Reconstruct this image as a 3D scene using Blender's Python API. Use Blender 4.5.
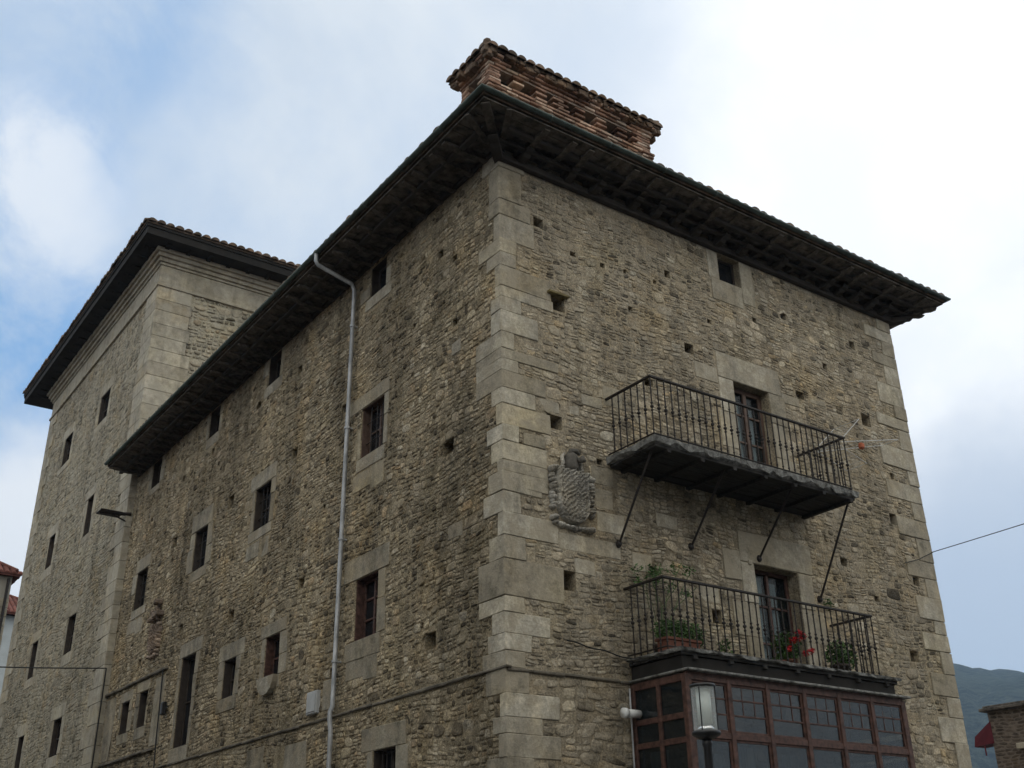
import bpy, math, random
import numpy as np
from mathutils import Vector, Matrix
rad = math.radians
random.seed(7); rng = np.random.default_rng(11)
scene = bpy.context.scene
for o in list(bpy.data.objects): bpy.data.objects.remove(o)

# ---------------------------------------------------------------- camera
RW = np.array([[0.815991, -0.57783, -0.016474], [-0.235451, -0.358253, 0.903448], [-0.527941, -0.733326, -0.428382]])          # rows: camera axes (right, up, back) in world space
cd = bpy.data.cameras.new('camera'); cam = bpy.data.objects.new('camera', cd)
scene.collection.objects.link(cam); scene.camera = cam
cd.sensor_width = 36.0; cd.lens = 1085.0/1024.0*36.0
cd.clip_start = 0.05; cd.clip_end = 12000
mw = Matrix([[RW[0][i], RW[1][i], RW[2][i], (-7.488, -10.627, 1.65)[i]] for i in range(3)] + [[0, 0, 0, 1]])
cam.matrix_world = mw
CAM = np.array([-7.488, -10.627, 1.65])
def pxray(x, y):             # direction of a point of the photograph (used only to measure where things stand)
    v = np.array([(x-512)/1085.0, -(y-384)/1085.0, -1.0])
    return RW.T @ v
# ---------------------------------------------------------------- sky
SUN_DIR = pxray(900, 120); SUN_DIR /= np.linalg.norm(SUN_DIR)
elev = math.asin(SUN_DIR[2]); az = math.atan2(SUN_DIR[0], SUN_DIR[1])
world = bpy.data.worlds.new('World'); scene.world = world; world.use_nodes = True
nt = world.node_tree; nt.nodes.clear()
def N(nt, t, **k):
    n = nt.nodes.new(t)
    for a, b in k.items(): setattr(n, a, b)
    return n
def setin(n, **k):
    for a, b in k.items():
        n.inputs[a.replace('_', ' ')].default_value = b
    return n
wo = N(nt, 'ShaderNodeOutputWorld'); bg = N(nt, 'ShaderNodeBackground'); bg.inputs['Strength'].default_value = 0.1
sky = N(nt, 'ShaderNodeTexSky'); sky.sky_type = 'NISHITA'; sky.sun_disc = False
sky.sun_elevation = elev; sky.sun_rotation = az; sky.air_density = 1.0; sky.dust_density = 1.2
tc = N(nt, 'ShaderNodeTexCoord')
def vmath(nt, op, a, b=None):
    n = N(nt, 'ShaderNodeVectorMath', operation=op)
    for i, v in enumerate((a, b)):
        if v is None: continue
        if hasattr(v, 'links') or hasattr(v, 'is_linked'): nt.links.new(v, n.inputs[i])
        else: n.inputs[i].default_value = v
    return n
def fmath(nt, op, a, b=None, clamp=False):
    n = N(nt, 'ShaderNodeMath', operation=op); n.use_clamp = clamp
    for i, v in enumerate((a, b)):
        if v is None: continue
        if hasattr(v, 'is_linked'): nt.links.new(v, n.inputs[i])
        else: n.inputs[i].default_value = v
    return n.outputs[0]
def noise(nt, vec, scale, detail=4, rough=.5, dist=0.):
    n = N(nt, 'ShaderNodeTexNoise'); nt.links.new(vec, n.inputs['Vector'])
    n.inputs['Scale'].default_value = scale; n.inputs['Detail'].default_value = detail
    n.inputs['Roughness'].default_value = rough; n.inputs['Distortion'].default_value = dist
    return n
gen = tc.outputs['Generated']
nz = noise(nt, gen, 2.6, 6, .55)
sub = vmath(nt, 'SUBTRACT', nz.outputs['Color'], (.5, .5, .5))
scl = vmath(nt, 'SCALE', sub.outputs[0]); scl.inputs['Scale'].default_value = .30
wdir = vmath(nt, 'NORMALIZE', vmath(nt, 'ADD', gen, scl.outputs[0]).outputs[0]).outputs[0]
def blob(px, py, r_in, r_out):
    d = pxray(px, py); d = d/np.linalg.norm(d)
    dt = vmath(nt, 'DOT_PRODUCT', wdir, tuple(d)).outputs['Value']
    m = N(nt, 'ShaderNodeMapRange', interpolation_type='SMOOTHSTEP'); nt.links.new(dt, m.inputs[0])
    m.inputs[1].default_value = math.cos(rad(r_out)); m.inputs[2].default_value = math.cos(rad(r_in))
    return m.outputs[0]
def mixc(nt, f, a, b, bt='MIX'):
    m = N(nt, 'ShaderNodeMix', data_type='RGBA', blend_type=bt)
    for i, v in ((0, f), (6, a), (7, b)):
        if hasattr(v, 'is_linked'): nt.links.new(v, m.inputs[i])
        else: m.inputs[i].default_value = v if i == 0 else (*v[:3], 1)
    return m.outputs[2]
def maprange0(v, a, b, c, d):
    m = N(nt, 'ShaderNodeMapRange', interpolation_type='SMOOTHSTEP'); nt.links.new(v, m.inputs[0])
    for i, x in enumerate((a, b, c, d)): m.inputs[i+1].default_value = x
    return m.outputs[0]
# thin cloud veil over blue
n2 = noise(nt, gen, 3.4, 8, .58)
cr = N(nt, 'ShaderNodeMapRange', interpolation_type='SMOOTHSTEP'); nt.links.new(n2.outputs[0], cr.inputs[0])
cr.inputs[1].default_value = .30; cr.inputs[2].default_value = .62; cr.inputs[3].default_value = .62; cr.inputs[4].default_value = 1.0
veil = cr.outputs[0]
blue1 = blob(45, 160, 1.5, 6); blue2 = blob(40, 370, 2.5, 10); blue3 = blob(110, 30, 1, 7); 
bl = fmath(nt, 'MAXIMUM', fmath(nt, 'MULTIPLY', blue1, .85), fmath(nt, 'MULTIPLY', blue2, .95))
bl = fmath(nt, 'MAXIMUM', bl, fmath(nt, 'MULTIPLY', blue3, .5))
bl = fmath(nt, 'MULTIPLY', bl, maprange0(noise(nt, gen, 5.5, 9, .62, .4).outputs[0], .36, .60, .45, 1.25), True)
veil = fmath(nt, 'MULTIPLY', veil, fmath(nt, 'SUBTRACT', 1.0, bl), True)
white1 = fmath(nt, 'MULTIPLY', blob(25, 205, .5, 7), .62); white2 = blob(-15, 545, 3.5, 7)
wh = fmath(nt, 'MAXIMUM', fmath(nt, 'MULTIPLY', white1, maprange0(noise(nt, gen, 6.5, 9, .62, .4).outputs[0], .36, .56, .35, 1.35), True), white2)
ccol = mixc(nt, maprange0(noise(nt, gen, 2.3, 9, .6, .5).outputs[0], .34, .66, 0, 1), (6.0, 7.0, 8.3), (8.1, 8.7, 9.3))
blue = mixc(nt, .65, sky.outputs[0], (2.4, 5.2, 9.4))
col = mixc(nt, veil, blue, ccol)
col = mixc(nt, wh, col, (9.3, 9.7, 10.2))
glow = fmath(nt, 'MAXIMUM', blob(905, 110, 5, 19), fmath(nt, 'MULTIPLY', blob(985, 390, 1, 9), .9))
fine = maprange0(noise(nt, gen, 7.5, 8, .62).outputs[0], .35, .68, .84, 1.15)
glow = fmath(nt, 'MULTIPLY', glow, fine, True)
col = mixc(nt, fmath(nt, 'MULTIPLY', blob(860, 150, 8, 38), .30), col, (9.2, 9.7, 10.2))
col = mixc(nt, glow, col, (11.6, 11.8, 12.0))
backdir = Vector((-.35, -.80, .55)).normalized()
dtb = vmath(nt, 'DOT_PRODUCT', gen, tuple(backdir)).outputs['Value']
mb_ = N(nt, 'ShaderNodeMapRange', interpolation_type='SMOOTHSTEP'); nt.links.new(dtb, mb_.inputs[0])
mb_.inputs[1].default_value = -.25; mb_.inputs[2].default_value = .8
bcl = mixc(nt, n2.outputs[0], (13.8, 13.6, 12.7), (17.8, 17.2, 15.6))   # thin bright overcast added in the unseen half of the sky, to light the walls
col = mixc(nt, mb_.outputs[0], col, bcl)
lowr = fmath(nt, 'MULTIPLY', blob(1010, 600, 3, 10), .75)
col = mixc(nt, lowr, col, (4.9, 5.9, 7.5))
nt.links.new(col, bg.inputs['Color']); nt.links.new(bg.outputs[0], wo.inputs['Surface'])
# ---------------------------------------------------------------- sun (behind thin cloud, behind the house)
sd = bpy.data.lights.new('sun', 'SUN'); sd.energy = 1.0; sd.angle = rad(14); sd.color = (1, .95, .87)
so = bpy.data.objects.new('sun', sd); scene.collection.objects.link(so)
so.rotation_mode = 'QUATERNION'; so.rotation_quaternion = Vector(SUN_DIR).to_track_quat('Z', 'Y')
so.location = tuple(SUN_DIR*60)
scene.view_settings.view_transform = 'Standard'; scene.view_settings.look = 'None'
scene.view_settings.exposure = 0.0; scene.view_settings.gamma = 1.0
scene.view_settings.use_curve_mapping = False
scene.render.engine = 'CYCLES'

# ---------------------------------------------------------------- materials
def new_mat(name):
    m = bpy.data.materials.new(name); m.use_nodes = True
    t = m.node_tree; b = t.nodes['Principled BSDF']
    return m, t, b
def ramp(t, fac, stops, interp='LINEAR'):
    r = N(t, 'ShaderNodeValToRGB'); t.links.new(fac, r.inputs[0]); e = r.color_ramp; e.interpolation = interp
    e.elements[0].position = stops[0][0]; e.elements[0].color = (*stops[0][1], 1)
    e.elements[1].position = stops[-1][0]; e.elements[1].color = (*stops[-1][1], 1)
    for p, c in stops[1:-1]:
        x = e.elements.new(p); x.color = (*c, 1)
    return r.outputs[0]
def maprange(t, v, a, b, c, d, sm=False):
    m = N(t, 'ShaderNodeMapRange')
    if sm: m.interpolation_type = 'SMOOTHSTEP'
    t.links.new(v, m.inputs[0])
    for i, x in enumerate((a, b, c, d)): m.inputs[i+1].default_value = x
    return m.outputs[0]
def bump(t, b, h, strength=.5, dist=.02, prev=None):
    n = N(t, 'ShaderNodeBump'); n.inputs['Strength'].default_value = strength; n.inputs['Distance'].default_value = dist
    t.links.new(h, n.inputs['Height'])
    if prev is not None: t.links.new(prev, n.inputs['Normal'])
    if b is not None: t.links.new(n.outputs[0], b.inputs['Normal'])
    return n.outputs[0]
def stone_mat(name, stops, gain=1.0, stain=(.45, 1.1), speck=.5, b1=.6, moss=0., stainsc=.55, smear=0., scol=(.29, .25, .185), streak=1.):
    m, t, b = new_mat(name); tcx = N(t, 'ShaderNodeTexCoord').outputs['Object']
    at = N(t, 'ShaderNodeAttribute'); at.attribute_name = 'tone'
    c = ramp(t, at.outputs['Fac'], stops)
    f1 = noise(t, tcx, 34, 5, .65).outputs[0]; f2 = noise(t, tcx, 6, 4, .6).outputs[0]
    st = N(t, 'ShaderNodeMapping'); st.inputs['Scale'].default_value = (1, 1, .45); t.links.new(tcx, st.inputs[0])
    f3 = noise(t, st.outputs[0], stainsc, 7, .62, .4).outputs[0]
    g = fmath(t, 'MULTIPLY', maprange(t, f1, .25, .75, 1-speck*.6, 1+speck*.5), maprange(t, f2, .3, .7, .74, 1.24))
    g = fmath(t, 'MULTIPLY', g, maprange(t, f3, .36, .6, stain[0], stain[1], True))
    sk_ = N(t, 'ShaderNodeMapping'); sk_.inputs['Scale'].default_value = (2.6, 2.6, .22); t.links.new(tcx, sk_.inputs[0])
    f7 = noise(t, sk_.outputs[0], 1.0, 6, .6, .3).outputs[0]
    g = fmath(t, 'MULTIPLY', g, maprange(t, f7, .50, .66, 1.03, 1-.24*streak, True))
    g = fmath(t, 'MULTIPLY', g, gain)
    c = mixc(t, 1.0, c, (1, 1, 1), 'MULTIPLY')
    vs = vmath(t, 'SCALE', c); t.links.new(g, vs.inputs['Scale']); c = vs.outputs[0]
    # warm and cool drifts
    f4 = noise(t, tcx, .9, 5, .6).outputs[0]
    tint = ramp(t, f4, [(.35, (1.0, .96, .86)), (.5, (1.0, .98, .95)), (.66, (1.09, 1.0, .84))])
    c = mixc(t, 1.0, c, tint, 'MULTIPLY')
    if moss > 0:
        f5 = noise(t, tcx, 2.2, 6, .7).outputs[0]
        c = mixc(t, fmath(t, 'MULTIPLY', maprange(t, f5, .58, .68, 0, 1, True), moss), c, (.045, .045, .032))
    if smear:
        f6 = noise(t, tcx, 2.1, 10, .74).outputs[0]
        c = mixc(t, fmath(t, 'MULTIPLY', maprange(t, f6, .47, .60, 0, 1, True), smear), c, scol)
    t.links.new(c, b.inputs['Base Color'])
    b.inputs['Roughness'].default_value = .92; b.inputs['Specular IOR Level'].default_value = .15
    h = fmath(t, 'ADD', noise(t, tcx, 55, 5, .7).outputs[0], fmath(t, 'MULTIPLY', noise(t, tcx, 14, 4, .6).outputs[0], 2.0))
    bump(t, b, h, b1, .016)
    return m
def plain(name, col, rough=.7, var=.25, sc=9, metal=0., b1=.2, bd=.006, spec=.3, col2=None, scale3=(1, 1, 1)):
    m, t, b = new_mat(name); tcx = N(t, 'ShaderNodeTexCoord').outputs['Object']
    mp = N(t, 'ShaderNodeMapping'); mp.inputs['Scale'].default_value = scale3; t.links.new(tcx, mp.inputs[0]); v = mp.outputs[0]
    f = noise(t, v, sc, 6, .62).outputs[0]
    a = tuple(x*(1-var) for x in col); z = col2 or tuple(min(1, x*(1+var)) for x in col)
    c = ramp(t, f, [(.32, a), (.68, z)]); t.links.new(c, b.inputs['Base Color'])
    b.inputs['Roughness'].default_value = rough; b.inputs['Metallic'].default_value = metal
    b.inputs['Specular IOR Level'].default_value = spec
    bump(t, b, noise(t, v, sc*4, 5, .6).outputs[0], b1, bd)
    return m
RUB_R = [(0, (.09, .08, .065)), (.13, (.21, .185, .145)), (.35, (.33, .295, .235)), (.6, (.39, .35, .28)), (.8, (.34, .285, .205)), (.9, (.46, .43, .36)), (1, (.42, .335, .22))]
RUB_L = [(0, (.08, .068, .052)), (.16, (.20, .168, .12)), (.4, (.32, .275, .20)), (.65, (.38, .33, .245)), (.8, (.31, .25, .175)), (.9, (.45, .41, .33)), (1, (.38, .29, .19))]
RUB_T = [(0, (.14, .13, .10)), (.2, (.25, .23, .185)), (.5, (.34, .315, .255)), (.8, (.38, .34, .265)), (1, (.30, .25, .18))]
DRS = [(0, (.27, .245, .195)), (.5, (.36, .335, .28)), (.85, (.43, .405, .345)), (1, (.41, .36, .26))]
M = {}
M['rub_r'] = stone_mat('rubble_front', RUB_R, 1.14, (.52, 1.06), 1.1, .8, .5, .8, .62, (.37, .325, .25))
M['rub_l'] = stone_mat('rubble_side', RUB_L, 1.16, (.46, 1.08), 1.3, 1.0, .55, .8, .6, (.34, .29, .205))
M['rub_t'] = stone_mat('rubble_tower', RUB_T, .95, (.80, 1.05), .6, .6, .2, .55, .75, (.36, .335, .27))
M['mortar_r'] = stone_mat('mortar_front', [(0, (.36, .315, .24)), (1, (.36, .315, .24))], .92, (.7, 1.08), 1.1, 1.0, .35)
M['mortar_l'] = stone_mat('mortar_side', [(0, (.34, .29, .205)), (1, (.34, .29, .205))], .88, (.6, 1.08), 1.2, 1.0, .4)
M['mortar_t'] = stone_mat('mortar_tower', [(0, (.36, .335, .27)), (1, (.36, .335, .27))], .95, (.8, 1.05), .7, .8, .3)
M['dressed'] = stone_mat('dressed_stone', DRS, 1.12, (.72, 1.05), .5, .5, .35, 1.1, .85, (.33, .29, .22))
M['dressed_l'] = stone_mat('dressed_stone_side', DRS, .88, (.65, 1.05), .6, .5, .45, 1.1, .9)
M['dressed_t'] = stone_mat('dressed_stone_tower', DRS, 1.0, (.8, 1.05), .3, .3, .2, .9, .7, (.36, .335, .27))
M['ledge'] = plain('weathered_ledge', (.13, .115, .09), .9, .5, 5, b1=.5, bd=.02)
M['arms'] = stone_mat('carved_stone', [(0, (.23, .22, .20)), (1, (.44, .43, .40))], 1.0, (.6, 1.1), .9, .7, .5, 3)
M['arms2'] = stone_mat('carved_stone_warm', [(0, (.22, .17, .135)), (1, (.46, .38, .33))], .9, (.6, 1.1), .6, .7, .5, 3)
M['helmet'] = plain('dark_carved_stone', (.10, .092, .08), .9, .3, 14, b1=.5, bd=.01)
M['brick'] = stone_mat('old_brick', [(0, (.16, .10, .075)), (.3, (.29, .18, .135)), (.7, (.38, .265, .205)), (1, (.46, .38, .32))], 1.22, (.6, 1.1), .5, .5, .35, 2)
M['mortar_b'] = plain('lime_mortar', (.30, .24, .19), .95, .3, 14, b1=.6, bd=.01)
M['tile'] = stone_mat('clay_roof_tile', [(0, (.09, .065, .05)), (.5, (.15, .115, .09)), (1, (.22, .155, .115))], 1., (.5, 1.15), .5, .5, .6, 2.5)
M['tile_red'] = stone_mat('red_roof_tile', [(0, (.10, .042, .036)), (1, (.17, .07, .058))], 1., (.7, 1.1), .4, .3, .1, 1.5)
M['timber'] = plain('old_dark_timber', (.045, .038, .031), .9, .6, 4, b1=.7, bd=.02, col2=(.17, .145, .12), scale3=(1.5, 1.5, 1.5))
M['soffit_dk'] = plain('near_black', (.018, .016, .014), .9, .4, 3, b1=.3, bd=.01)  # near-black for tower soffit, chimney core and board under the slab
M['timber_dk'] = plain('blackened_timber', (.04, .034, .029), .85, .5, 3, b1=.4, bd=.01)
M['gutter'] = plain('painted_gutter', (.055, .075, .068), .5, .35, 6, b1=.15, spec=.4)
M['zinc'] = plain('galvanised_steel', (.34, .36, .38), .5, .4, 7, metal=.3, b1=.2, spec=.5, col2=(.56, .57, .58), scale3=(1, 1, .35))
M['iron'] = plain('rusty_wrought_iron', (.014, .013, .012), .6, .4, 22, b1=.3, col2=(.034, .026, .022))
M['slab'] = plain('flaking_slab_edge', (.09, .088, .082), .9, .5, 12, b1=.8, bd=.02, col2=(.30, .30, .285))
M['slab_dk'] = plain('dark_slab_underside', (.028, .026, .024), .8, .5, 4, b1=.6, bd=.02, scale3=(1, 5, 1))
M['red_wood'] = plain('red_brown_paint', (.050, .026, .020), .6, .4, 14, b1=.3, spec=.3, col2=(.125, .066, .052))
M['brown_wood'] = plain('brown_joinery', (.10, .06, .042), .6, .35, 8, b1=.2, col2=(.13, .085, .065))
M['dark_wood'] = plain('dark_joinery', (.045, .035, .028), .6, .35, 8, b1=.2)
M['curtain'] = plain('white_curtain', (.78, .78, .80), .9, .12, 6, b1=.4, bd=.01, scale3=(6, 6, .5))
M['terracotta'] = plain('terracotta', (.15, .06, .04), .8, .2, 9, b1=.2)
M['white'] = plain('white_plastic', (.66, .67, .66), .5, .08, 6, b1=.05)
M['wire_white'] = plain('white_coated_wire', (.55, .55, .54), .45, .05, 6, b1=0)
M['peg'] = plain('orange_peg_bag', (.42, .12, .06), .7, .15, 12, b1=.1)
M['black'] = plain('black_paint', (.012, .012, .013), .4, .2, 12, b1=.05, spec=.5)
M['cable'] = plain('black_cable', (.012, .012, .012), .6, .1, 12, b1=0)
M['leaf'] = plain('leaf_green', (.025, .06, .02), .6, .4, 6, b1=.1, col2=(.09, .17, .045))
M['petal'] = plain('red_petals', (.42, .012, .018), .6, .25, 20, b1=.05)
M['soil'] = plain('soil', (.03, .022, .016), .95, .3, 30, b1=.5)
M['box'] = plain('white_meter_box', (.42, .43, .43), .6, .1, 5, b1=.05)
M['plaster'] = plain('pale_plaster', (.30, .28, .24), .9, .12, 1.3, b1=.3, bd=.01)
M['plaster2'] = plain('grey_blue_plaster', (.40, .44, .46), .9, .12, 1.3, b1=.3, bd=.01)
M['red_awning'] = plain('red_awning_cloth', (.09, .010, .016), .7, .15, 5, b1=.1)
def glass_mat(name, tint=(.02, .024, .03), rough=.06, trans=.0, wav=.35, spec=.8):
    m, t, b = new_mat(name); tcx = N(t, 'ShaderNodeTexCoord').outputs['Object']
    b.inputs['Base Color'].default_value = (*tint, 1); b.inputs['Roughness'].default_value = rough
    b.inputs['IOR'].default_value = 1.5; b.inputs['Specular IOR Level'].default_value = spec
    bump(t, b, noise(t, tcx, 2.6, 2, .5).outputs[0], wav, .03)
    if trans > 0:
        tr = N(t, 'ShaderNodeBsdfTransparent'); tr.inputs[0].default_value = (.72, .78, .78, 1)
        mx = N(t, 'ShaderNodeMixShader'); mx.inputs[0].default_value = trans
        out = t.nodes['Material Output']
        t.links.new(b.outputs[0], mx.inputs[1]); t.links.new(tr.outputs[0], mx.inputs[2]); t.links.new(mx.outputs[0], out.inputs[0])
    return m
M['glass'] = glass_mat('window_glass', (.012, .013, .015), .14, 0, .4, .28)
M['glass_door'] = glass_mat('door_glass', (.015, .02, .03), .05, .78, .2)
M['glass_bay'] = glass_mat('gallery_glass', (.015, .02, .024), .06, .48, .3, .95)
def lamp_glass():
    m, t, b = new_mat('lamp_glass')
    b.inputs['Base Color'].default_value = (.75, .8, .78, 1); b.inputs['Roughness'].default_value = .12
    tr = N(t, 'ShaderNodeBsdfTransparent'); mx = N(t, 'ShaderNodeMixShader'); mx.inputs[0].default_value = .72
    t.links.new(b.outputs[0], mx.inputs[1]); t.links.new(tr.outputs[0], mx.inputs[2]); t.links.new(mx.outputs[0], t.nodes['Material Output'].inputs[0])
    return m
M['lamp_glass'] = lamp_glass()
M['frost'] = plain('frosted_glass', (.62, .68, .64), .35, .06, 5, b1=0, spec=.5)
M['chrome'] = plain('polished_reflector', (.9, .9, .9), .12, .02, 5, metal=1., b1=0)
def ground_mat():
    m, t, b = new_mat('paving'); tcx = N(t, 'ShaderNodeTexCoord').outputs['Object']
    f = noise(t, tcx, 1.2, 8, .6).outputs[0]; g = noise(t, tcx, 60, 4, .7).outputs[0]
    c = ramp(t, f, [(.3, (.045, .044, .042)), (.7, (.075, .073, .068))])
    c = mixc(t, maprange(t, g, .35, .65, 0, .35), c, (.13, .125, .115)); t.links.new(c, b.inputs['Base Color'])
    b.inputs['Roughness'].default_value = .9; bump(t, b, g, .4, .01); return m
M['ground'] = ground_mat()
def hill_mat():
    m, t, b = new_mat('wooded_hillside'); tcx = N(t, 'ShaderNodeTexCoord').outputs['Object']
    f = noise(t, tcx, .09, 8, .8).outputs[0]; g = noise(t, tcx, .004, 5, .6).outputs[0]
    c = ramp(t, f, [(.42, (.004, .009, .010)), (.58, (.065, .08, .06))])
    c = mixc(t, maprange(t, g, .52, .6, 0, .6, True), c, (.05, .065, .045)); t.links.new(c, b.inputs['Base Color'])
    b.inputs['Roughness'].default_value = 1.; b.inputs['Specular IOR Level'].default_value = 0
    bump(t, b, f, 1.0, 9.); return m
M['hill'] = hill_mat()

# ---------------------------------------------------------------- object helpers
col_ = scene.collection
def empty(name, loc, label, cat, group=None):
    o = bpy.data.objects.new(name, None); col_.objects.link(o); o.location = loc; o.empty_display_size = .2
    o['label'] = label; o['category'] = cat
    if group: o['group'] = group
    return o
def tag(o, label=None, cat=None, group=None, kind=None):
    if label: o['label'] = label
    if cat: o['category'] = cat
    if group: o['group'] = group
    if kind: o['kind'] = kind
    return o
def parent(o, p):
    o.parent = p
    if p.type == 'EMPTY': o.matrix_parent_inverse = Matrix.Translation(-Vector(p.location))
class MB:
    def __init__(s): s.v = []; s.f = []; s.t = []
    def add(s, vs, fs, tone=.5):
        n = len(s.v); s.v += [tuple(x) for x in vs]; s.f += [[i+n for i in f] for f in fs]; s.t += [tone]*len(vs)
    def box(s, a, b, tone=.5):
        x0, y0, z0 = (min(a[i], b[i]) for i in range(3)); x1, y1, z1 = (max(a[i], b[i]) for i in range(3))
        s.add([(x0,y0,z0),(x1,y0,z0),(x1,y1,z0),(x0,y1,z0),(x0,y0,z1),(x1,y0,z1),(x1,y1,z1),(x0,y1,z1)],
              [(0,3,2,1),(4,5,6,7),(0,1,5,4),(1,2,6,5),(2,3,7,6),(3,0,4,7)], tone)
    def cbox(s, a, b, bev=.012, jit=.004, tone=.5):
        lo = [min(a[i], b[i]) for i in range(3)]; hi = [max(a[i], b[i]) for i in range(3)]
        bev = min([bev]+[.3*(hi[i]-lo[i]) for i in range(3)])
        vs = []; idx = {}
        for c in range(8):
            sg = [(c >> i) & 1 for i in range(3)]
            j = [random.uniform(-jit, jit) for _ in range(3)]
            for ax in range(3):
                p = []
                for i in range(3):
                    base = hi[i] if sg[i] else lo[i]
                    if i != ax: base += (-bev if sg[i] else bev)
                    p.append(base+j[i])
                idx[(c, ax)] = len(vs); vs.append(p)
        fs = []
        for ax in range(3):
            o1, o2 = (ax+1) % 3, (ax+2) % 3
            for sd in (0, 1):
                cs = [(sd << ax) | (p << o1) | (q << o2) for p, q in ((0,0),(1,0),(1,1),(0,1))]
                f = [idx[(c, ax)] for c in cs]; fs.append(f if sd else f[::-1])
        for ax in range(3):     # edges parallel to ax
            o1, o2 = (ax+1) % 3, (ax+2) % 3
            for p in (0, 1):
                for q in (0, 1):
                    c0 = (p << o1) | (q << o2); c1 = c0 | (1 << ax)
                    f = [idx[(c0, o1)], idx[(c1, o1)], idx[(c1, o2)], idx[(c0, o2)]]
                    fs.append(f if (p ^ q) else f[::-1])
        for c in range(8):
            f = [idx[(c, 0)], idx[(c, 1)], idx[(c, 2)]]
            fs.append(f if bin(c).count('1') % 2 == 1 else f[::-1])
        s.add(vs, fs, tone)
    def tube(s, pts, r, n=8, tone=.5, cap=True):
        pts = [Vector(p) for p in pts]; rs = r if isinstance(r, (list, tuple)) else [r]*len(pts)
        rings = []; up = None
        for i, p in enumerate(pts):
            d = (pts[min(i+1, len(pts)-1)]-pts[max(i-1, 0)]).normalized()
            if up is None:
                up = Vector((0, 0, 1)) if abs(d.z) < .9 else Vector((1, 0, 0))
            a = d.cross(up).normalized(); b = a.cross(d).normalized(); up = b
            rings.append([p+(a*math.cos(k*2*math.pi/n)+b*math.sin(k*2*math.pi/n))*rs[i] for k in range(n)])
        vs = [v for r_ in rings for v in r_]; fs = []
        for i in range(len(pts)-1):
            for k in range(n):
                fs.append((i*n+k, (i+1)*n+k, (i+1)*n+(k+1) % n, i*n+(k+1) % n))
        if cap:
            fs.append(tuple(range(n))); fs.append(tuple((len(pts)-1)*n+k for k in range(n))[::-1])
        s.add(vs, fs, tone)
    def lathe(s, c, prof, n=20, tone=.5):
        vs = []; fs = []
        for r, z in prof:
            vs += [(c[0]+r*math.cos(2*math.pi*k/n), c[1]+r*math.sin(2*math.pi*k/n), c[2]+z) for k in range(n)]
        for i in range(len(prof)-1):
            for k in range(n):
                fs.append((i*n+k, i*n+(k+1) % n, (i+1)*n+(k+1) % n, (i+1)*n+k))
        fs.append(tuple(range(n))[::-1]); fs.append(tuple((len(prof)-1)*n+k for k in range(n)))
        s.add(vs, fs, tone)
    def build(s, name, m, par=None, smooth=False):
        me = bpy.data.meshes.new(name); me.from_pydata([tuple(map(float, v)) for v in s.v], [], s.f)
        a = me.attributes.new('tone', 'FLOAT', 'POINT'); a.data.foreach_set('value', np.array(s.t, dtype=np.float32))
        me.materials.append(m)
        if smooth: me.polygons.foreach_set('use_smooth', [True]*len(me.polygons))
        me.update()
        o = bpy.data.objects.new(name, me); col_.objects.link(o)
        if par is not None: parent(o, par)
        return o
def np_build(name, V, F, T, m, par, smooth=True, ngons=None):
    """V (n,3), F (k,4) quads, T (n,)"""
    me = bpy.data.meshes.new(name); me.vertices.add(len(V)); me.vertices.foreach_set('co', V.astype(np.float32).ravel())
    k = len(F); me.loops.add(k*4); me.polygons.add(k)
    me.loops.foreach_set('vertex_index', F.astype(np.int32).ravel())
    me.polygons.foreach_set('loop_start', np.arange(0, k*4, 4, dtype=np.int32))
    a = me.attributes.new('tone', 'FLOAT', 'POINT'); a.data.foreach_set('value', T.astype(np.float32))
    me.materials.append(m); me.update(calc_edges=True); me.validate()
    me.polygons.foreach_set('use_smooth', np.full(len(me.polygons), smooth))
    o = bpy.data.objects.new(name, me); col_.objects.link(o)
    if par is not None: parent(o, par)
    return o
# wall frames: u runs along the wall, v up, d outwards
class Frame:
    def __init__(s, kind, off=0.): s.k = kind; s.off = off
    def __call__(s, u, v, d):
        if s.k == 'front': return (u, s.off-d, v)      # faces -y
        return (s.off-d, u, v)                          # side: faces -x
    def np(s, u, v, d):
        if s.k == 'front': return np.stack([u, s.off-d, v], -1)
        return np.stack([s.off-d, u, v], -1)
    @property
    def flip(s): return s.k == 'side'
def wall_sheet(mb, fr, u0, u1, v0, v1, ops):
    """sheet with recessed openings; ops = (ua,ub,va,vb,depth)"""
    us = sorted({u0, u1, *[x for o in ops for x in o[:2]]}); vs = sorted({v0, v1, *[x for o in ops for x in o[2:4]]})
    us = [x for x in us if u0 <= x <= u1]; vs = [x for x in vs if v0 <= x <= v1]
    ids = {}
    V = []
    for i, u in enumerate(us):
        for j, v in enumerate(vs): ids[(i, j)] = len(V); V.append(fr(u, v, 0))
    F = []
    for i in range(len(us)-1):
        for j in range(len(vs)-1):
            cu, cv = (us[i]+us[i+1])/2, (vs[j]+vs[j+1])/2
            if any(o[0] < cu < o[1] and o[2] < cv < o[3] for o in ops): continue
            f = [ids[(i, j)], ids[(i+1, j)], ids[(i+1, j+1)], ids[(i, j+1)]]
            F.append(f[::-1] if fr.flip else f)
    mb.add(V, F)
    for a, b, c, d, dep in ops:
        P = [fr(a, c, 0), fr(b, c, 0), fr(b, d, 0), fr(a, d, 0), fr(a, c, -dep), fr(b, c, -dep), fr(b, d, -dep), fr(a, d, -dep)]
        F = [(0, 4, 5, 1)[::-1], (1, 5, 6, 2)[::-1], (2, 6, 7, 3)[::-1], (3, 7, 4, 0)[::-1], (4, 5, 6, 7)]
        if fr.flip: F = [f[::-1] for f in F]
        mb.add(P, F)
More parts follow.
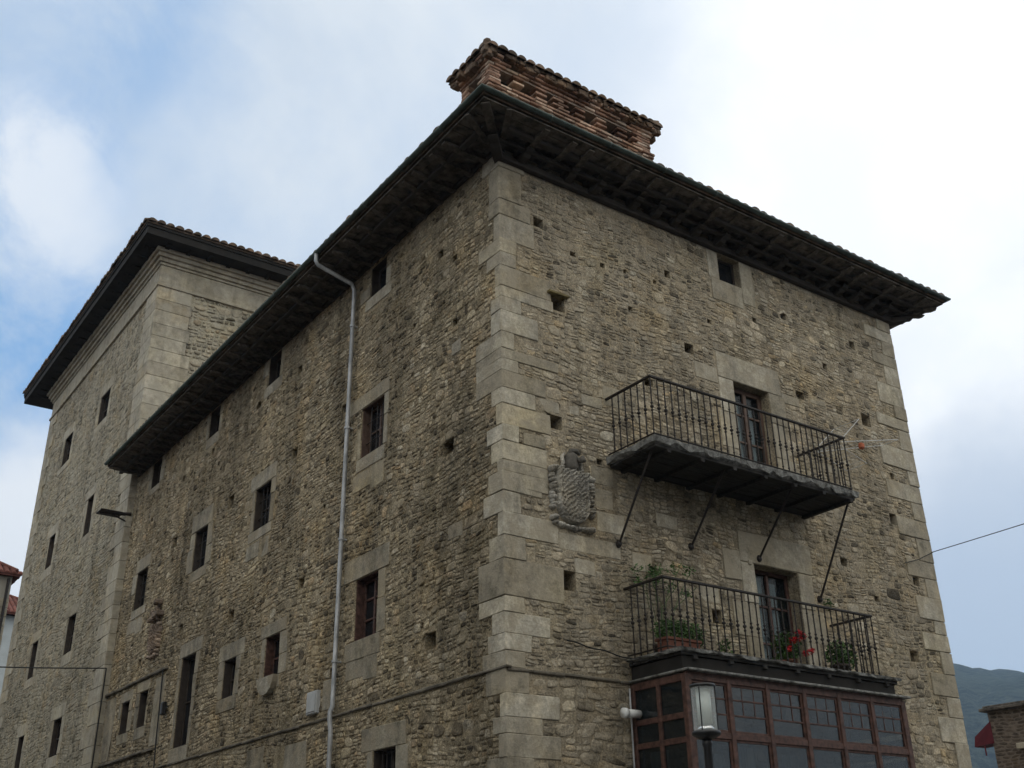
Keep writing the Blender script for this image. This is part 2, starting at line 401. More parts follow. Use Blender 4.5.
def warp(u, v, k=0.):
    du = .030*np.sin(3.1*u+4.3*v+k)+.014*np.sin(9.7*v-2.1*u+2*k)
    dv = .050*np.sin(.83*u+1.1*v+k)+.026*np.sin(2.9*u-2.3*v+1.7*k)+.008*np.sin(7.9*u+3.1*v)
    return u+du, v+dv
def rubble(fr, u0, u1, v0, v1, rects, hh=(.15, .30), lay=.10, ww=(.16, .48), relief=(.008, .040), seed=1, big=.12, gap=.007, k=0.):
    r = np.random.default_rng(seed); Q = []
    v = v0
    while v < v1:
        H = r.uniform(*hh); u = u0-r.uniform(0, .3)
        while u < u1:
            if r.random() < big: nl = 1; w = H*r.uniform(1.0, 2.0)
            else: nl = max(1, int(round(H/(lay*r.uniform(.7, 1.5))))); w = r.uniform(*ww)
            cuts = np.sort(np.concatenate([[0, 1], (np.arange(1, nl)/nl)+r.uniform(-.18, .18, max(nl-1, 0))/max(nl, 1)]))
            for a in range(nl):
                va, vb = v+H*cuts[a], v+H*cuts[a+1]
                m = 1 if (nl == 1 or w < .2) else (2 if r.random() < .5 else 1)
                if w > .38 and nl > 1 and r.random() < .4: m = 3 if w > .44 else 2
                cu = np.sort(np.concatenate([[0, 1], (np.arange(1, m)/m)+r.uniform(-.2, .2, max(m-1, 0))/m]))
                for c in range(m): Q.append((u+w*cu[c], u+w*cu[c+1], va, vb))
            u += w
        v += H
    Q = np.array(Q); n = len(Q)
    K = 12; th = (np.arange(K)+.5)/K*2*np.pi
    ex = r.uniform(.42, .80, (n, 1))
    cs = np.sign(np.cos(th))*np.abs(np.cos(th))**ex; sn = np.sign(np.sin(th))*np.abs(np.sin(th))**ex
    cu = (Q[:, 0]+Q[:, 1])/2; cv = (Q[:, 2]+Q[:, 3])/2
    hu = np.maximum((Q[:, 1]-Q[:, 0])/2-gap, .012); hv = np.maximum((Q[:, 3]-Q[:, 2])/2-gap, .010)
    jr = 1+r.uniform(-.13, .08, (n, K))
    sk = r.uniform(-.30, .30, (n, 1)); tp = r.uniform(-.22, .22, (n, 1))
    U = cu[:, None]+hu[:, None]*cs*jr*(1+tp*sn)
    Vv = cv[:, None]+hv[:, None]*sn*jr+hu[:, None]*cs*sk*.35
    U, Vv = warp(U, Vv, k)
    cU = U.mean(1); cV = Vv.mean(1)
    keep = (cU > u0) & (cU < u1) & (cV > v0) & (cV < v1)
    for (a, b, c, d) in rects:
        keep &= ~((cU > a) & (cU < b) & (cV > c) & (cV < d))
    U, Vv, cU, cV = U[keep], Vv[keep], cU[keep], cV[keep]; n = len(U)
    for (a, b, c, d) in rects:
        a, b, c, d = a-.006, b+.006, c-.006, d+.006
        ins = (U > a) & (U < b) & (Vv > c) & (Vv < d)
        if not ins.any(): continue
        outu = ((cU <= a) | (cU >= b))[:, None] & np.ones_like(ins); outv = ((cV <= c) | (cV >= d))[:, None] & np.ones_like(ins)
        mu = ins & outu; U = np.where(mu, np.where(cU[:, None] <= (a+b)/2, a, b), U)
        mv = ins & ~outu; Vv = np.where(mv, np.where(cV[:, None] <= (c+d)/2, c, d), Vv)
    U = np.clip(U, u0, u1); Vv = np.clip(Vv, v0, v1)
    cU = U.mean(1, keepdims=True); cV = Vv.mean(1, keepdims=True)
    h = r.uniform(*relief, (n, 1)); gx = r.uniform(-.35, .35, (n, 1)); gy = r.uniform(-.45, .30, (n, 1))
    rings = []
    for sc, hd, ji in ((1.0, None, 0), (.985, .55, 0), (.86, .95, .004), (.45, 1.06, .005)):
        uu = cU+(U-cU)*sc; vv = cV+(Vv-cV)*sc
        if hd is None: d = np.full_like(uu, -.02)
        else: d = h*hd-.0015+np.clip((uu-cU)*gx*.20+(vv-cV)*gy*.35, -.009, .009)*(1 if hd > .6 else .5)+(r.uniform(-ji, ji, uu.shape) if ji else 0)
        rings.append(fr.np(uu, vv, d))
    R = np.stack(rings, 1)                        # n,4,K,3
    nv = 4*K
    V = R.reshape(-1, 3); T = np.repeat(r.random(n), nv)
    base = (np.arange(n)*nv)[:, None, None]
    kk = np.arange(K); kn = (kk+1) % K
    F = []
    for i in range(3):
        F.append(np.stack([i*K+kk, i*K+kn, (i+1)*K+kn, (i+1)*K+kk], -1))
    top = np.array([[3*K+j, 3*K+j+1, 3*K+K-2-j, 3*K+K-1-j] for j in range(K//2-1)])
    F = np.concatenate(F+[top])[None]+base
    F = F.reshape(-1, 4)
    if fr.flip: F = F[:, ::-1]
    return V, F, T
def join_np(parts):
    V = []; F = []; T = []; n = 0
    for v, f, t in parts: V.append(v); F.append(f+n); T.append(t); n += len(v)
    return np.concatenate(V), np.concatenate(F), np.concatenate(T)
def fblock(mb, fr, r4, d=.022, gap=.001, tone=None, bev=.007, jit=.007, back=.06):
    d *= .7
    a, b, c, e = r4
    p = fr(a+gap, c+gap, -back); q = fr(b-gap, e-gap, d+random.uniform(-.006, .006))
    mb.cbox(p, q, bev, jit, random.random() if tone is None else tone)

# ================================================================ GROUND
def sheet(name, x0, x1, y0, y1, z, m, label, cat):
    mb = MB(); mb.add([(x0, y0, z), (x1, y0, z), (x1, y1, z), (x0, y1, z)], [(0, 1, 2, 3)])
    return tag(mb.build(name, m), kind='structure')
g = sheet('ground', -3000, 3000, -3000, 3000, 0, M['ground'], '', '')
mb = MB(); mb.box((-1.6, -3.0, 0), (10.6, -.02, .13)); mb.box((-1.6, -.02, 0), (-.02, 30, .13))
pv = mb.build('pavement', plain('pavement_slabs', (.22, .21, .19), .9, .2, 3, b1=.3)); tag(pv, kind='structure')
# ================================================================ THE HOUSE
ZT = 11.62; XW = 9.02; YT = 16.4
house = empty('stone_house', (0, 0, 0), 'big square rubble stone house with pale corner stones, two iron balconies and a brick chimney', 'house')
FR = Frame('front'); FL = Frame('side')
def jr(a): return random.uniform(-a, a)
# ---- openings, front face
front_win = dict(attic=(4.46, 4.97, 10.89, 11.42), up=(4.50, 5.30, 7.16, 9.04), low=(4.50, 5.44, 4.40, 6.05))
fh = [(.69,10.62,.13),(1.32,10.30,.07),(1.89,10.30,.06),(2.34,10.34,.05),(3.25,10.60,.10),(2.96,10.36,.06),(1.00,9.36,.17),(5.96,10.67,.11),
      (7.78,10.62,.10),(3.58,9.36,.13),(6.11,9.20,.12),(.86,7.47,.16),(1.62,7.05,.07),(5.2,10.35,.07),(6.9,9.95,.09),(6.6,6.4,.1),(7.3,5.9,.08),(2.4,9.7,.07),(4.1,10.0,.06),(8.3,8.2,.08),(8.45,6.35,.12),(7.82,9.14,.15),(8.11,7.38,.14),(.99,5.30,.17),(8.04,5.06,.14),(2.66,8.53,.10),(3.75,6.85,.09),(3.62,5.16,.14)]
f_ops = [(*front_win['attic'], .55), (*front_win['up'], .5), (*front_win['low'], .5)]
holes_f = []
for x, z, s in fh:
    w = s*random.uniform(1.2, 1.7); h = s*random.uniform(1.15, 1.6)
    holes_f.append((x-w/2, x+w/2, z-h/2, z+h/2))
f_ops += [(*r, .42) for r in holes_f]
# ---- openings, side face
S = dict(A1=(3.34,3.88,10.98,11.56),A2=(7.55,8.14,10.98,11.6),A3=(10.73,11.33,10.95,11.59),A5=(14.5,15.15,10.92,11.6),
 B1=(3.23,3.98,8.06,8.93),B2=(7.50,8.26,7.98,8.83),B3=(10.70,11.44,7.95,8.83),B4=(14.5,15.28,7.92,8.83),
 C1=(3.22,3.92,5.13,6.06),C2=(6.60,7.20,5.08,5.79),C3=(8.50,9.06,5.02,5.71),C4=(10.62,11.40,4.41,6.16),C5=(13.36,13.9,5.09,5.84),C6=(14.54,15.12,5.09,5.79),
 D1=(2.56,3.19,2.35,3.51),D2=(7.0,7.8,2.2,3.4),D3=(11.2,12.0,2.2,3.4))
sh = [(1.59,10.67,.11),(1.19,10.39,.08),(1.32,7.36,.17),(4.64,9.19,.13),(5.90,6.47,.15),(8.95,6.52,.18),(1.72,4.74,.18),(4.54,4.75,.16),(6.62,10.73,.13),
      (8.52,10.72,.14),(11.70,6.82,.15),(14.00,8.32,.12),(14.22,6.55,.15),(10.93,10.52,.13),(12.67,10.44,.13),(9.55,8.97,.2),(12.77,8.97,.2),(6.56,9.03,.14),(1.17,9.28,.08),(2.35,9.75,.06),(5.2,7.6,.06)]
holes_s = []
for x, z, s in sh:
    w = s*random.uniform(1.3, 1.7); h = s*random.uniform(1.0, 1.4)
    holes_s.append((x-w/2, x+w/2, z-h/2, z+h/2))
s_ops = [(*r, .55) for r in S.values()] + [(*r, .42) for r in holes_s]
# ---- quoins at the near corner: (z top, reach on the front face)
qz = [(11.62,.45),(11.35,.38),(10.79,.53),(10.52,.60),(10.11,.28),(9.89,.26),(9.67,.86),(9.34,.90),(9.17,.33),(8.95,.62),(8.62,.20),(8.36,.95),(8.21,.26),(8.03,.72),(7.78,.54),(7.55,.78),
      (7.25,.25),(7.02,.71),(6.75,.68),(6.60,.60),(6.33,.26),(6.05,.85),(5.75,.32),(5.45,.92),(4.98,.29),(4.78,.67),(4.53,.38),(4.32,.28),(4.12,.33),(3.83,.77),(3.56,.52),(3.37,.78),(3.11,.37),
      (2.8,.8),(2.45,.45),(2.1,.85),(1.7,.5),(1.3,.9),(.9,.5),(.45,.9),(0,0)]
quo = MB(); rect_f = []; rect_s = []
for i in range(len(qz)-1):
    zt, ur = qz[i]; zb = qz[i+1][0]
    ul = max(.12, (.8-ur)*.55+.10+random.uniform(-.14, .14))
    if 7.9 < zt < 8.7: ul = .6
    if 4.9 < zt < 5.6: ul = .55
    quo.cbox((-.016+jr(.004), -.016+jr(.004), zb+.001), (ur-.002, ul, zt-.001), .007, .007, random.random())
    rect_f.append((-1, ur, zb, zt)); rect_s.append((-1, ul, zb, zt))
quo_o = quo.build('quoins', M['dressed'], house); quo = MB()
extra_f = [(.40,.62,7.55,7.98),(.62,.95,7.60,7.78),(.33,.68,7.02,7.2),(.33,.70,6.40,6.74),(.70,.76,6.0,6.0)]
def one_block(fr, r, d, mat, tone=None):
    m_ = MB(); fblock(m_, fr, r, d, tone=tone); m_.build('dressed_stone', M[mat], house)
for r in extra_f[:4]: one_block(FR, r, .012, 'dressed'); rect_f.append(r)
for r in [(1.45,1.85,6.72,6.98),(1.50,1.82,6.38,6.66),(1.52,2.0,6.05,6.34),(.86,1.9,5.70,5.93),(1.10,1.45,5.42,5.62),(1.02,1.30,7.66,7.84),(1.35,1.72,7.86,8.02),(1.75,2.1,7.95,8.25),
          (3.3,3.7,5.35,5.6),(2.6,3.0,6.3,6.5),(6.5,6.9,7.9,8.05),(6.35,6.75,9.12,9.26),(2.1,2.45,5.6,5.85)]:
    one_block(FR, r, .010, 'dressed', random.uniform(.1, .7)); rect_f.append(r)
quo = MB()
# far corner quoins
z = 11.62; k = 0
while z > 0:
    h = random.uniform(.22, .42); w = random.uniform(.62, .95) if k % 2 else random.uniform(.25, .42)
    zb = max(z-h, 0)
    quo.cbox((XW-w, -.022+jr(.004), zb+.005), (XW+.016+jr(.004), .25+.6*(k % 2 == 0), z-.001), .008, .007, random.random())
    rect_f.append((XW-w, XW+1, zb, z)); z = zb; k += 1
quo_o = quo.build('quoins', M['dressed'], house)
# ---- surrounds
def surround(fr, r, lint=(.26, .26, .34), jamb=.20, sill=(.14, .14, .24), pieces=1, mat='dressed', rects=None, par=None, name='stone_surround', d=.020):
    a, b, c, e = r; mb = MB(); L = []
    ll, lr, lh = lint; ll *= random.uniform(.5, 1.3); lr *= random.uniform(.5, 1.3); lh *= random.uniform(.8, 1.15)
    if lh > 0: L.append((a-ll, b+lr, e, e+lh))
    hh = (e-c)/pieces
    for k in range(pieces):
        w1 = jamb*random.uniform(.55, 1.4); w2 = jamb*random.uniform(.55, 1.4)
        q1 = c+k*hh; q2 = c+(k+1)*hh; m1 = q1+hh*random.uniform(.35, .65); m2 = q1+hh*random.uniform(.35, .65)
        for (u_, v_, s_) in ((q1, m1, 0), (m1, q2, 0), (q1, m2, 1), (m2, q2, 1)):
            w_ = (w2 if s_ else w1)*random.uniform(.7, 1.25)
            if random.random() < .14: continue
            L.append((b, b+w_, u_, v_) if s_ else (a-w_, a, u_, v_))
    sl, sr, shh = sill; sl *= random.uniform(.2, 1.3); sr *= random.uniform(.2, 1.3); shh *= random.uniform(.7, 1.1)
    if shh > 0: L.append((a-sl, b+sr, c-shh, c))
    for q in L:
        top = min(q[3], ZT-.01) if fr in (FR, FL) else q[3]
        if top-q[2] > .03: fblock(mb, fr, (q[0], q[1], q[2], top), d, .004, back=.5 if (q[1] <= a+.001 or q[0] >= b-.001) else .3)
        rects.append(q)
    o = mb.build(name, M[mat], par); return o
def window(fr, r, mat='brown_wood', rec=.26, mull=1, trans=0, fw=.05, glass='glass', name='window', par=None, bars=0, lab=None, curtain=None, shade_lining=False):
    a, b, c, e = r; mb = MB()
    def bx(u0, u1, v0, v1, d0, d1): mb.cbox(fr(u0, v0, d0), fr(u1, v1, d1), .004, .0, .5)
    bx(a, a+fw, c, e, -rec-.05, -rec); bx(b-fw, b, c, e, -rec-.05, -rec)
    if shade_lining:      # wooden boards added to darken the reveal, in place of its shade
        bx(a, a+.016, c+.016, e-.016, -rec, -.012); bx(b-.016, b, c+.016, e-.016, -rec, -.012)
        bx(a, b, c, c+.014, -rec, -.012); bx(a, b, e-.014, e, -rec, -.012)
    bx(a+fw, b-fw, c, c+fw, -rec-.05, -rec+.002); bx(a+fw, b-fw, e-fw, e, -rec-.05, -rec+.002)
    for k in range(mull):
        u = a+(b-a)*(k+1)/(mull+1); bx(u-fw*.45, u+fw*.45, c+fw, e-fw, -rec-.045, -rec+.004)
    for k in range(trans):
        v = c+(e-c)*(k+1)/(trans+1); bx(a+fw, b-fw, v-.016, v+.016, -rec-.04, -rec-.004)
    w = mb.build(name, M[mat], par)
    if lab: w['label'] = lab
    g = MB(); P = [fr(a+fw*.5, c+fw*.5, -rec-.03), fr(b-fw*.5, c+fw*.5, -rec-.03), fr(b-fw*.5, e-fw*.5, -rec-.03), fr(a+fw*.5, e-fw*.5, -rec-.03)]
    q0 = fr(a+fw*.5, c+fw*.5, -rec-.034); q1 = fr(b-fw*.5, e-fw*.5, -rec-.026); g.box(q0, q1)
    g.build('pane', M[glass], w)
    if bars:
        bm_ = MB()
        for k in range(bars):
            u = a+(b-a)*(k+1)/(bars+1); bm_.tube([fr(u, c+.01, -.08), fr(u, e-.01, -.08)], .009, 6)
        for v in (c+(e-c)*.3, c+(e-c)*.7): bm_.tube([fr(a, v, -.09), fr(b, v, -.09)], .008, 6)
        bm_.build('window_bars', M['iron'], w)
    if curtain:
        cm = MB()
        for (u0, u1, v0, v1) in curtain:
            nn = 14; vs = []; fs = []
            for i in range(nn+1):
                u = u0+(u1-u0)*i/nn; dd = -rec-.075+.012*math.sin(i*1.9)
                vs += [fr(u, v0, dd), fr(u, v1, dd)]
            for i in range(nn): fs.append((2*i, 2*i+2, 2*i+3, 2*i+1))
            cm.add(vs, fs)
        cm.build('curtain', M['curtain'], w)
    return w
# front attic opening
w = window(FR, front_win['attic'], 'dark_wood', .12, 0, 0, .04, par=house)
mbx = MB(); L = [(4.20,4.46,10.89,11.42),(4.97,5.28,10.60,11.42),(4.24,4.97,10.48,10.89)]
for q in L: fblock(mbx, FR, q, .02, .003, back=.5); rect_f.append(q)
mbx.build('stone_surround', M['dressed'], w)
# upper door
w = window(FR, front_win['up'], 'brown_wood', .16, 1, 3, .085, 'glass_door', 'balcony_door', house, curtain=[(4.60, 4.80, 7.3, 8.8), (4.97, 5.10, 7.3, 8.75)])
mbx = MB(); L = [(4.16,5.62,9.04,9.50),(3.66,4.16,8.90,9.18),(5.62,6.05,8.95,9.12),(4.16,4.50,8.45,9.04),(4.10,4.50,7.85,8.45),(4.22,4.50,7.16,7.85),(5.30,5.68,8.5,9.04),(5.30,5.60,7.9,8.5),(5.30,5.74,7.16,7.9)]
for q in L: fblock(mbx, FR, q, .02, .004, back=.5); rect_f.append(q)
mbx.build('stone_surround', M['dressed'], w)
# lower door
w = window(FR, front_win['low'], 'red_wood', .20, 1, 2, .06, 'glass_door', 'balcony_door', house, curtain=[(4.60, 4.90, 4.5, 5.95), (5.02, 5.20, 4.5, 5.9)])
mbx = MB(); L = [(4.20,5.80,6.05,6.52),(3.85,4.20,5.75,6.2),(4.05,4.50,5.45,6.05) if False else (4.20,4.50,5.45,6.05),(3.95,4.50,4.95,5.45),(4.2,4.50,4.4,4.95),(5.44,5.75,5.5,6.05),(5.44,5.95,5.0,5.5),(5.44,5.72,4.4,5.0)]
for q in L: fblock(mbx, FR, q, .02, .004, back=.5); rect_f.append(q)
mbx.box(FR(4.36, 6.02, .0), FR(4.42, 6.08, .04))
mbx.build('stone_surround', M['dressed'], w)
# side windows
cfg = dict(A1=('dark_wood',.14,0,0,(.22,.22,0),0),A2=('dark_wood',.14,0,0,(.2,.2,0),0),A3=('dark_wood',.14,0,0,(.2,.2,0),0),A5=('dark_wood',.14,0,0,(.2,.2,0),0),
 B1=('brown_wood',.14,1,1,(.22,.34,.26),3),B2=('dark_wood',.14,1,1,(.22,.22,.34),3),B3=('dark_wood',.14,1,0,(.2,.2,.40),2),B4=('dark_wood',.14,1,0,(.2,.2,.3),2),
 C1=('red_wood',.14,1,2,(.26,.34,.36),0),C2=('red_wood',.14,0,1,(.2,.2,.28),0),C3=('dark_wood',.14,0,1,(.3,.25,.36),0),C4=('dark_wood',.14,1,1,(.25,.25,.36),0),
 C5=('dark_wood',.14,0,0,(.2,.2,.24),0),C6=('dark_wood',.14,0,0,(.2,.2,.24),0),D1=('dark_wood',.14,1,0,(.3,.3,.3),4),D2=('dark_wood',.14,1,1,(.3,.3,.3),0),D3=('dark_wood',.14,1,1,(.3,.3,.3),0))
for k, r in S.items():
    mt, rec, mu, tr, li, ba = cfg[k]
    w = window(FL, r, mt, rec, mu, tr, .05, par=house, bars=ba, shade_lining=True)
    pc = 2 if (r[3]-r[2]) > 1.2 else 1
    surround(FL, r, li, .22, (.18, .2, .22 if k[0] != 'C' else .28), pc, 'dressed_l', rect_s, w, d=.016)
    if k == 'C2':
        sl = MB(); P = []
        for i in range(9):
            t = i/8*math.pi; P.append((6.9-.34*math.cos(t), 5.08-.30*math.sin(t)))
        vs = [FL(u, v, .10) for u, v in P]+[FL(u, v, -.02) for u, v in P]; n = 9
        fs = [tuple(range(n)), tuple(range(n, 2*n))[::-1]]+[(i, i+n, (i+1) % n+n, (i+1) % n) for i in range(n)]
        sl.add(vs, fs, .8); sl.build('corbel_sill', M['dressed_l'], w)
    if k in ('B1', 'C1', 'B2', 'B4'):     # further dressed stones under the sill
        b2 = MB(); a, b, c, e = r
        for q in [(a-.05, (a+b)/2, c-.62, c-.25), ((a+b)/2, b+.2, c-.55, c-.25)]: fblock(b2, FL, q, .012); rect_s.append(q)
        b2.build('stone_apron', M['dressed_l'], w)
for q in [(6.9,7.6,3.45,3.98),(5.4,6.4,3.35,3.9),(4.6,5.0,4.3,4.75),(.55,.95,8.7,9.1),(.62,1.0,6.0,6.3),(.5,.9,5.2,5.5),(5.0,5.3,6.9,7.1)]:
    pass
bz = MB()
for q in [(6.9,7.6,3.45,3.98),(5.3,6.5,3.35,3.9),(4.55,4.85,4.25,4.7),(1.0,1.25,8.75,8.95),(.95,1.3,6.0,6.2)]:
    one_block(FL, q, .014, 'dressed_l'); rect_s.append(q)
for (a, b) in ((12.3, 12.9), (15.6, 16.3)):
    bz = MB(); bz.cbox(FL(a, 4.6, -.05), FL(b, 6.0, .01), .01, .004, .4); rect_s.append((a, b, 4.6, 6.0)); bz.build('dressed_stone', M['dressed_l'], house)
# ---- walls
mw_ = MB(); wall_sheet(mw_, FR, 0, XW, 0, ZT+.25, f_ops)
wall_f = mw_.build('wall', M['mortar_r'], house)
mw_ = MB(); wall_sheet(mw_, FL, 0, YT+.2, 0, ZT+.25, s_ops); wall_s = mw_.build('wall', M['mortar_l'], house)
mw_ = MB(); mw_.add([(XW, 0, 0), (XW, YT, 0), (XW, YT, ZT+.25), (XW, 0, ZT+.25)], [(0, 1, 2, 3)]); mw_.add([(XW, YT, 0), (0, YT, 0), (0, YT, ZT+.25), (XW, YT, ZT+.25)], [(0, 1, 2, 3)])
mw_.build('wall', M['mortar_r'], house)
hr = [tuple(q_) for q_ in holes_f]
arms_r = (.72, 1.46, 5.96, 6.95)
parts = [rubble(FR, 0.02, XW-.02, 4.17, ZT, rect_f+hr+[front_win['attic'], front_win['up'], front_win['low'], arms_r], (.08, .19), .055, (.07, .22), (.0, .015), 3, .13, gap=.0045)]
parts.append(rubble(FR, 0.02, XW-.02, 0.0, 4.07, rect_f+hr, (.10, .19), .09, (.14, .38), (.001, .013), 4, .4, gap=.005))
V, F, T = join_np(parts); np_build('rubble_masonry', V, F, T, M['rub_r'], wall_f)
hs = [tuple(q_) for q_ in holes_s]
V, F, T = rubble(FL, 0.02, YT, 0, ZT, rect_s+hs+list(S.values())+[(0, YT+1, 4.08, 4.18)], (.07, .18), .062, (.055, .17), (.0, .018), 5, .12, gap=.0045, k=2.)
np_build('rubble_masonry', V, F, T, M['rub_l'], wall_s)
# ---- string courses
def ledge(fr, u0, u1, z, h=.040, d=.034, seg=.5):
    mb = MB(); u = u0
    while u < u1-.01:
        e = min(u+random.uniform(.35, .9), u1)
        mb.cbox(fr(u+.002, z+jr(.006), -.05), fr(e-.002, z+h+jr(.006), d+jr(.01)), .012, .004, random.random()); u = e
    return mb
mb = ledge(FR, -.0, 1.93, 4.085, .036, .028); mb2 = ledge(FL, -.06, YT, 4.105); mb2.build('string_course', M['ledge'], house)
for a, b in ((FL, (12.2, 16.45, 6.09)), (FL, (12.5, 16.4, 4.50))):
    ledge(a, b[0], b[1], b[2], .06, .07).build('string_course', M['ledge'], house)
mb.build('string_course', M['ledge'], house)
# plank over one hole, stain bits
mb = MB(); mb.cbox(FR(.80, 9.46, -.05), FR(1.16, 9.50, .07), .006, .006, .5); mb.build('plank', plain('mossy_plank', (.16, .13, .06), .9, .3, 8), house)

# ================================================================ ROOF
OV = .83; ZE = 11.80; SL = .38
def hip_roof(mb, x0, x1, y0, y1, ze, sl, pitch=.21, r=.095, sides=('f', 'l', 'r', 'b'), thick=.07):
    """clay barrel tiles in columns running up each slope to the hips, on a deck"""
    W = x1-x0; D = y1-y0; m = min(W, D)/2
    rz = ze+sl*m
    if W < D: A = [(x0+m, y0+m, rz), (x0+m, y1-m, rz)]
    else: A = [(x0+m, y0+m, rz), (x1-m, y0+m, rz)]
    c = [(x0, y0, ze), (x1, y0, ze), (x1, y1, ze), (x0, y1, ze)]
    P = c+A; lo = len(P)
    P2 = [(p[0], p[1], p[2]-thick) for p in P]
    if W < D: top = [(0, 1, 4), (1, 2, 5, 4), (2, 3, 5), (3, 0, 4, 5)]
    else: top = [(0, 1, 5, 4), (1, 2, 5), (2, 3, 4, 5), (3, 0, 4)]
    mb.add(P+P2, top+[tuple(i+lo for i in f[::-1]) for f in top]+[(i, i+lo, (i+1) % 4+lo, (i+1) % 4) for i in range(4)], .3)
    def cols(p, e, n, Ltot):
        s = pitch/2
        while s < Ltot-.02:
            run = min(s, Ltot-s, m)+.02
            jj = random.uniform(-.02, .02); ww = r*random.uniform(.92, 1.08); tn = random.random()
            K = 6; vs = []
            st0 = -.06+jj
            tiles = max(1, int(run/.42)); tiles = min(tiles, 4)
            seg = [st0]+[run]
            for t_ in seg:
                for k in range(K+1):
                    a = math.pi*k/K
                    off = s+ww*math.cos(a); hgt = ww*.85*math.sin(a)+.004
                    tt = max(t_, st0)
                    vs.append((p[0]+e[0]*off+n[0]*tt, p[1]+e[1]*off+n[1]*tt, ze+sl*max(tt, -.1)+hgt))
            fs = [(k, k+1, K+1+k+1, K+1+k) for k in range(K)]
            fs.append(tuple(range(K+1))[::-1])
            mb.add(vs, fs, tn)
            s += pitch
    if 'f' in sides: cols((x0, y0), (1, 0), (0, 1), W)
    if 'b' in sides: cols((x0, y1), (1, 0), (0, -1), W)
    if 'l' in sides: cols((x0, y0), (0, 1), (1, 0), D)
    if 'r' in sides: cols((x1, y0), (0, 1), (-1, 0), D)
    for q in ((0, 4), (1, 4 if W < D else 5), (2, 5), (3, 5 if W < D else 4)):
        a, b = Vector(P[q[0]]), Vector(P[q[1]]); mb.tube([a.lerp(b, .03)+Vector((0, 0, .05)), b+Vector((0, 0, .07))], r*.85, 8, .4)
OR = .70
roof_x0, roof_x1, roof_y0, roof_y1 = -OV, XW+OR, -OV, YT-.12
mb = MB(); hip_roof(mb, roof_x0, roof_x1, roof_y0, roof_y1, ZE, SL)
roof = mb.build('roof', M['tile'], house)
# soffit boards
mb = MB()
def boards(mb, x0, x1, y0, y1, z, along, w=.17, th=.025):
    if along == 'x':
        y = y0
        while y < y1-.01:
            e = min(y+w, y1); mb.box((x0, y+.004, z+jr(.006)), (x1, e-.004, z+th)); y = e
    else:
        x = x0
        while x < x1-.01:
            e = min(x+w, x1); mb.box((x+.004, y0, z+jr(.006)), (e-.004, y1, z+th)); x = e
boards(mb, -OV+.03, XW+OR-.03, -OV+.03, .1, 11.69, 'x'); boards(mb, -OV+.03, .1, .1, roof_y1, 11.69, 'y'); boards(mb, XW-.1, XW+OR-.03, .1, roof_y1, 11.69, 'y')
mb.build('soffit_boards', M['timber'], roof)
# rafter tails: one beam mesh each, shared
def rafter_mesh(L=.90, w=.11, h=.15):
    mb = MB()
    pr = [(.10, 0), (.10, -h), (-L*.45, -h), (-L*.62, -h*.92), (-L*.74, -h*.55), (-L*.9, -h*.5), (-L, -h*.2), (-L, 0)]
    vs = [(-w/2, y, z) for y, z in pr]+[(w/2, y, z) for y, z in pr]; n = len(pr)
    mb.add(vs, [tuple(range(n))[::-1], tuple(range(n, 2*n))]+[(i, (i+1) % n, (i+1) % n+n, i+n) for i in range(n)][::1])
    return mb
raf0 = rafter_mesh(.76, .10, .095).build('rafter', M['timber'], None); raf_me = raf0.data
corb0 = rafter_mesh(.38, .12, .09).build('corbel', M['timber_dk'], None); corb_me = corb0.data
bpy.data.objects.remove(raf0); bpy.data.objects.remove(corb0)
def put(me, name, x, y, z, rz, par, tilt=0.):
    o = bpy.data.objects.new(name, me); col_.objects.link(o); parent(o, par)
    o.location = (x, y, z); o.rotation_euler = (tilt, 0, rz); return o
x = .30
while x < XW+.2:
    put(raf_me, 'rafter', x+jr(.03), 0, 11.685, jr(.10), roof, jr(.05))
    if random.random() < .6: put(corb_me, 'corbel', x+jr(.06), 0, 11.56+jr(.02), jr(.12), roof, jr(.06))
    x += .44+jr(.06)
y = .32
while y < YT-.3:
    put(raf_me, 'rafter', 0, y+jr(.04), 11.685, -math.pi/2+jr(.10), roof, jr(.05)); y += .46+jr(.06)
for k in (0, 1):
    cx = 0 if k == 0 else XW; an = -math.pi/4 if k == 0 else math.pi/4
    for dz, me, nm in ((11.68, raf_me, 'rafter'), (11.53, corb_me, 'corbel')):
        o = put(me, nm, cx, 0, dz-.004, an, roof); o.scale = (1.2, 1.38-.16*k, 1.1)
    for s in (-.35, .35):
        o = put(raf_me, 'rafter', cx, 0, 11.675, an+s, roof); o.scale = (.9, 1.18-.15*k, 1)
y = .5
while y < YT-.6:
    put(raf_me, 'rafter', XW-.1, y, 11.685, math.pi/2, roof); y += 1.2
mb = MB()
mb.cbox((-.52, -.52, 11.60), (XW+.5, -.43, 11.675), .01, .003); mb.cbox((-.52, -.43, 11.60), (-.43, roof_y1, 11.675), .01, .003)
mb.cbox((-.10, -.10, 11.43), (XW+.1, -.0, 11.54), .01, .003); mb.cbox((-.06, .0, 11.60), (.0, roof_y1, 11.68), .01, .003)
mb.cbox((-.30, -.30, 11.56), (XW+.3, -.22, 11.62), .01, .004)
mb.build('purlins', M['timber_dk'], roof)
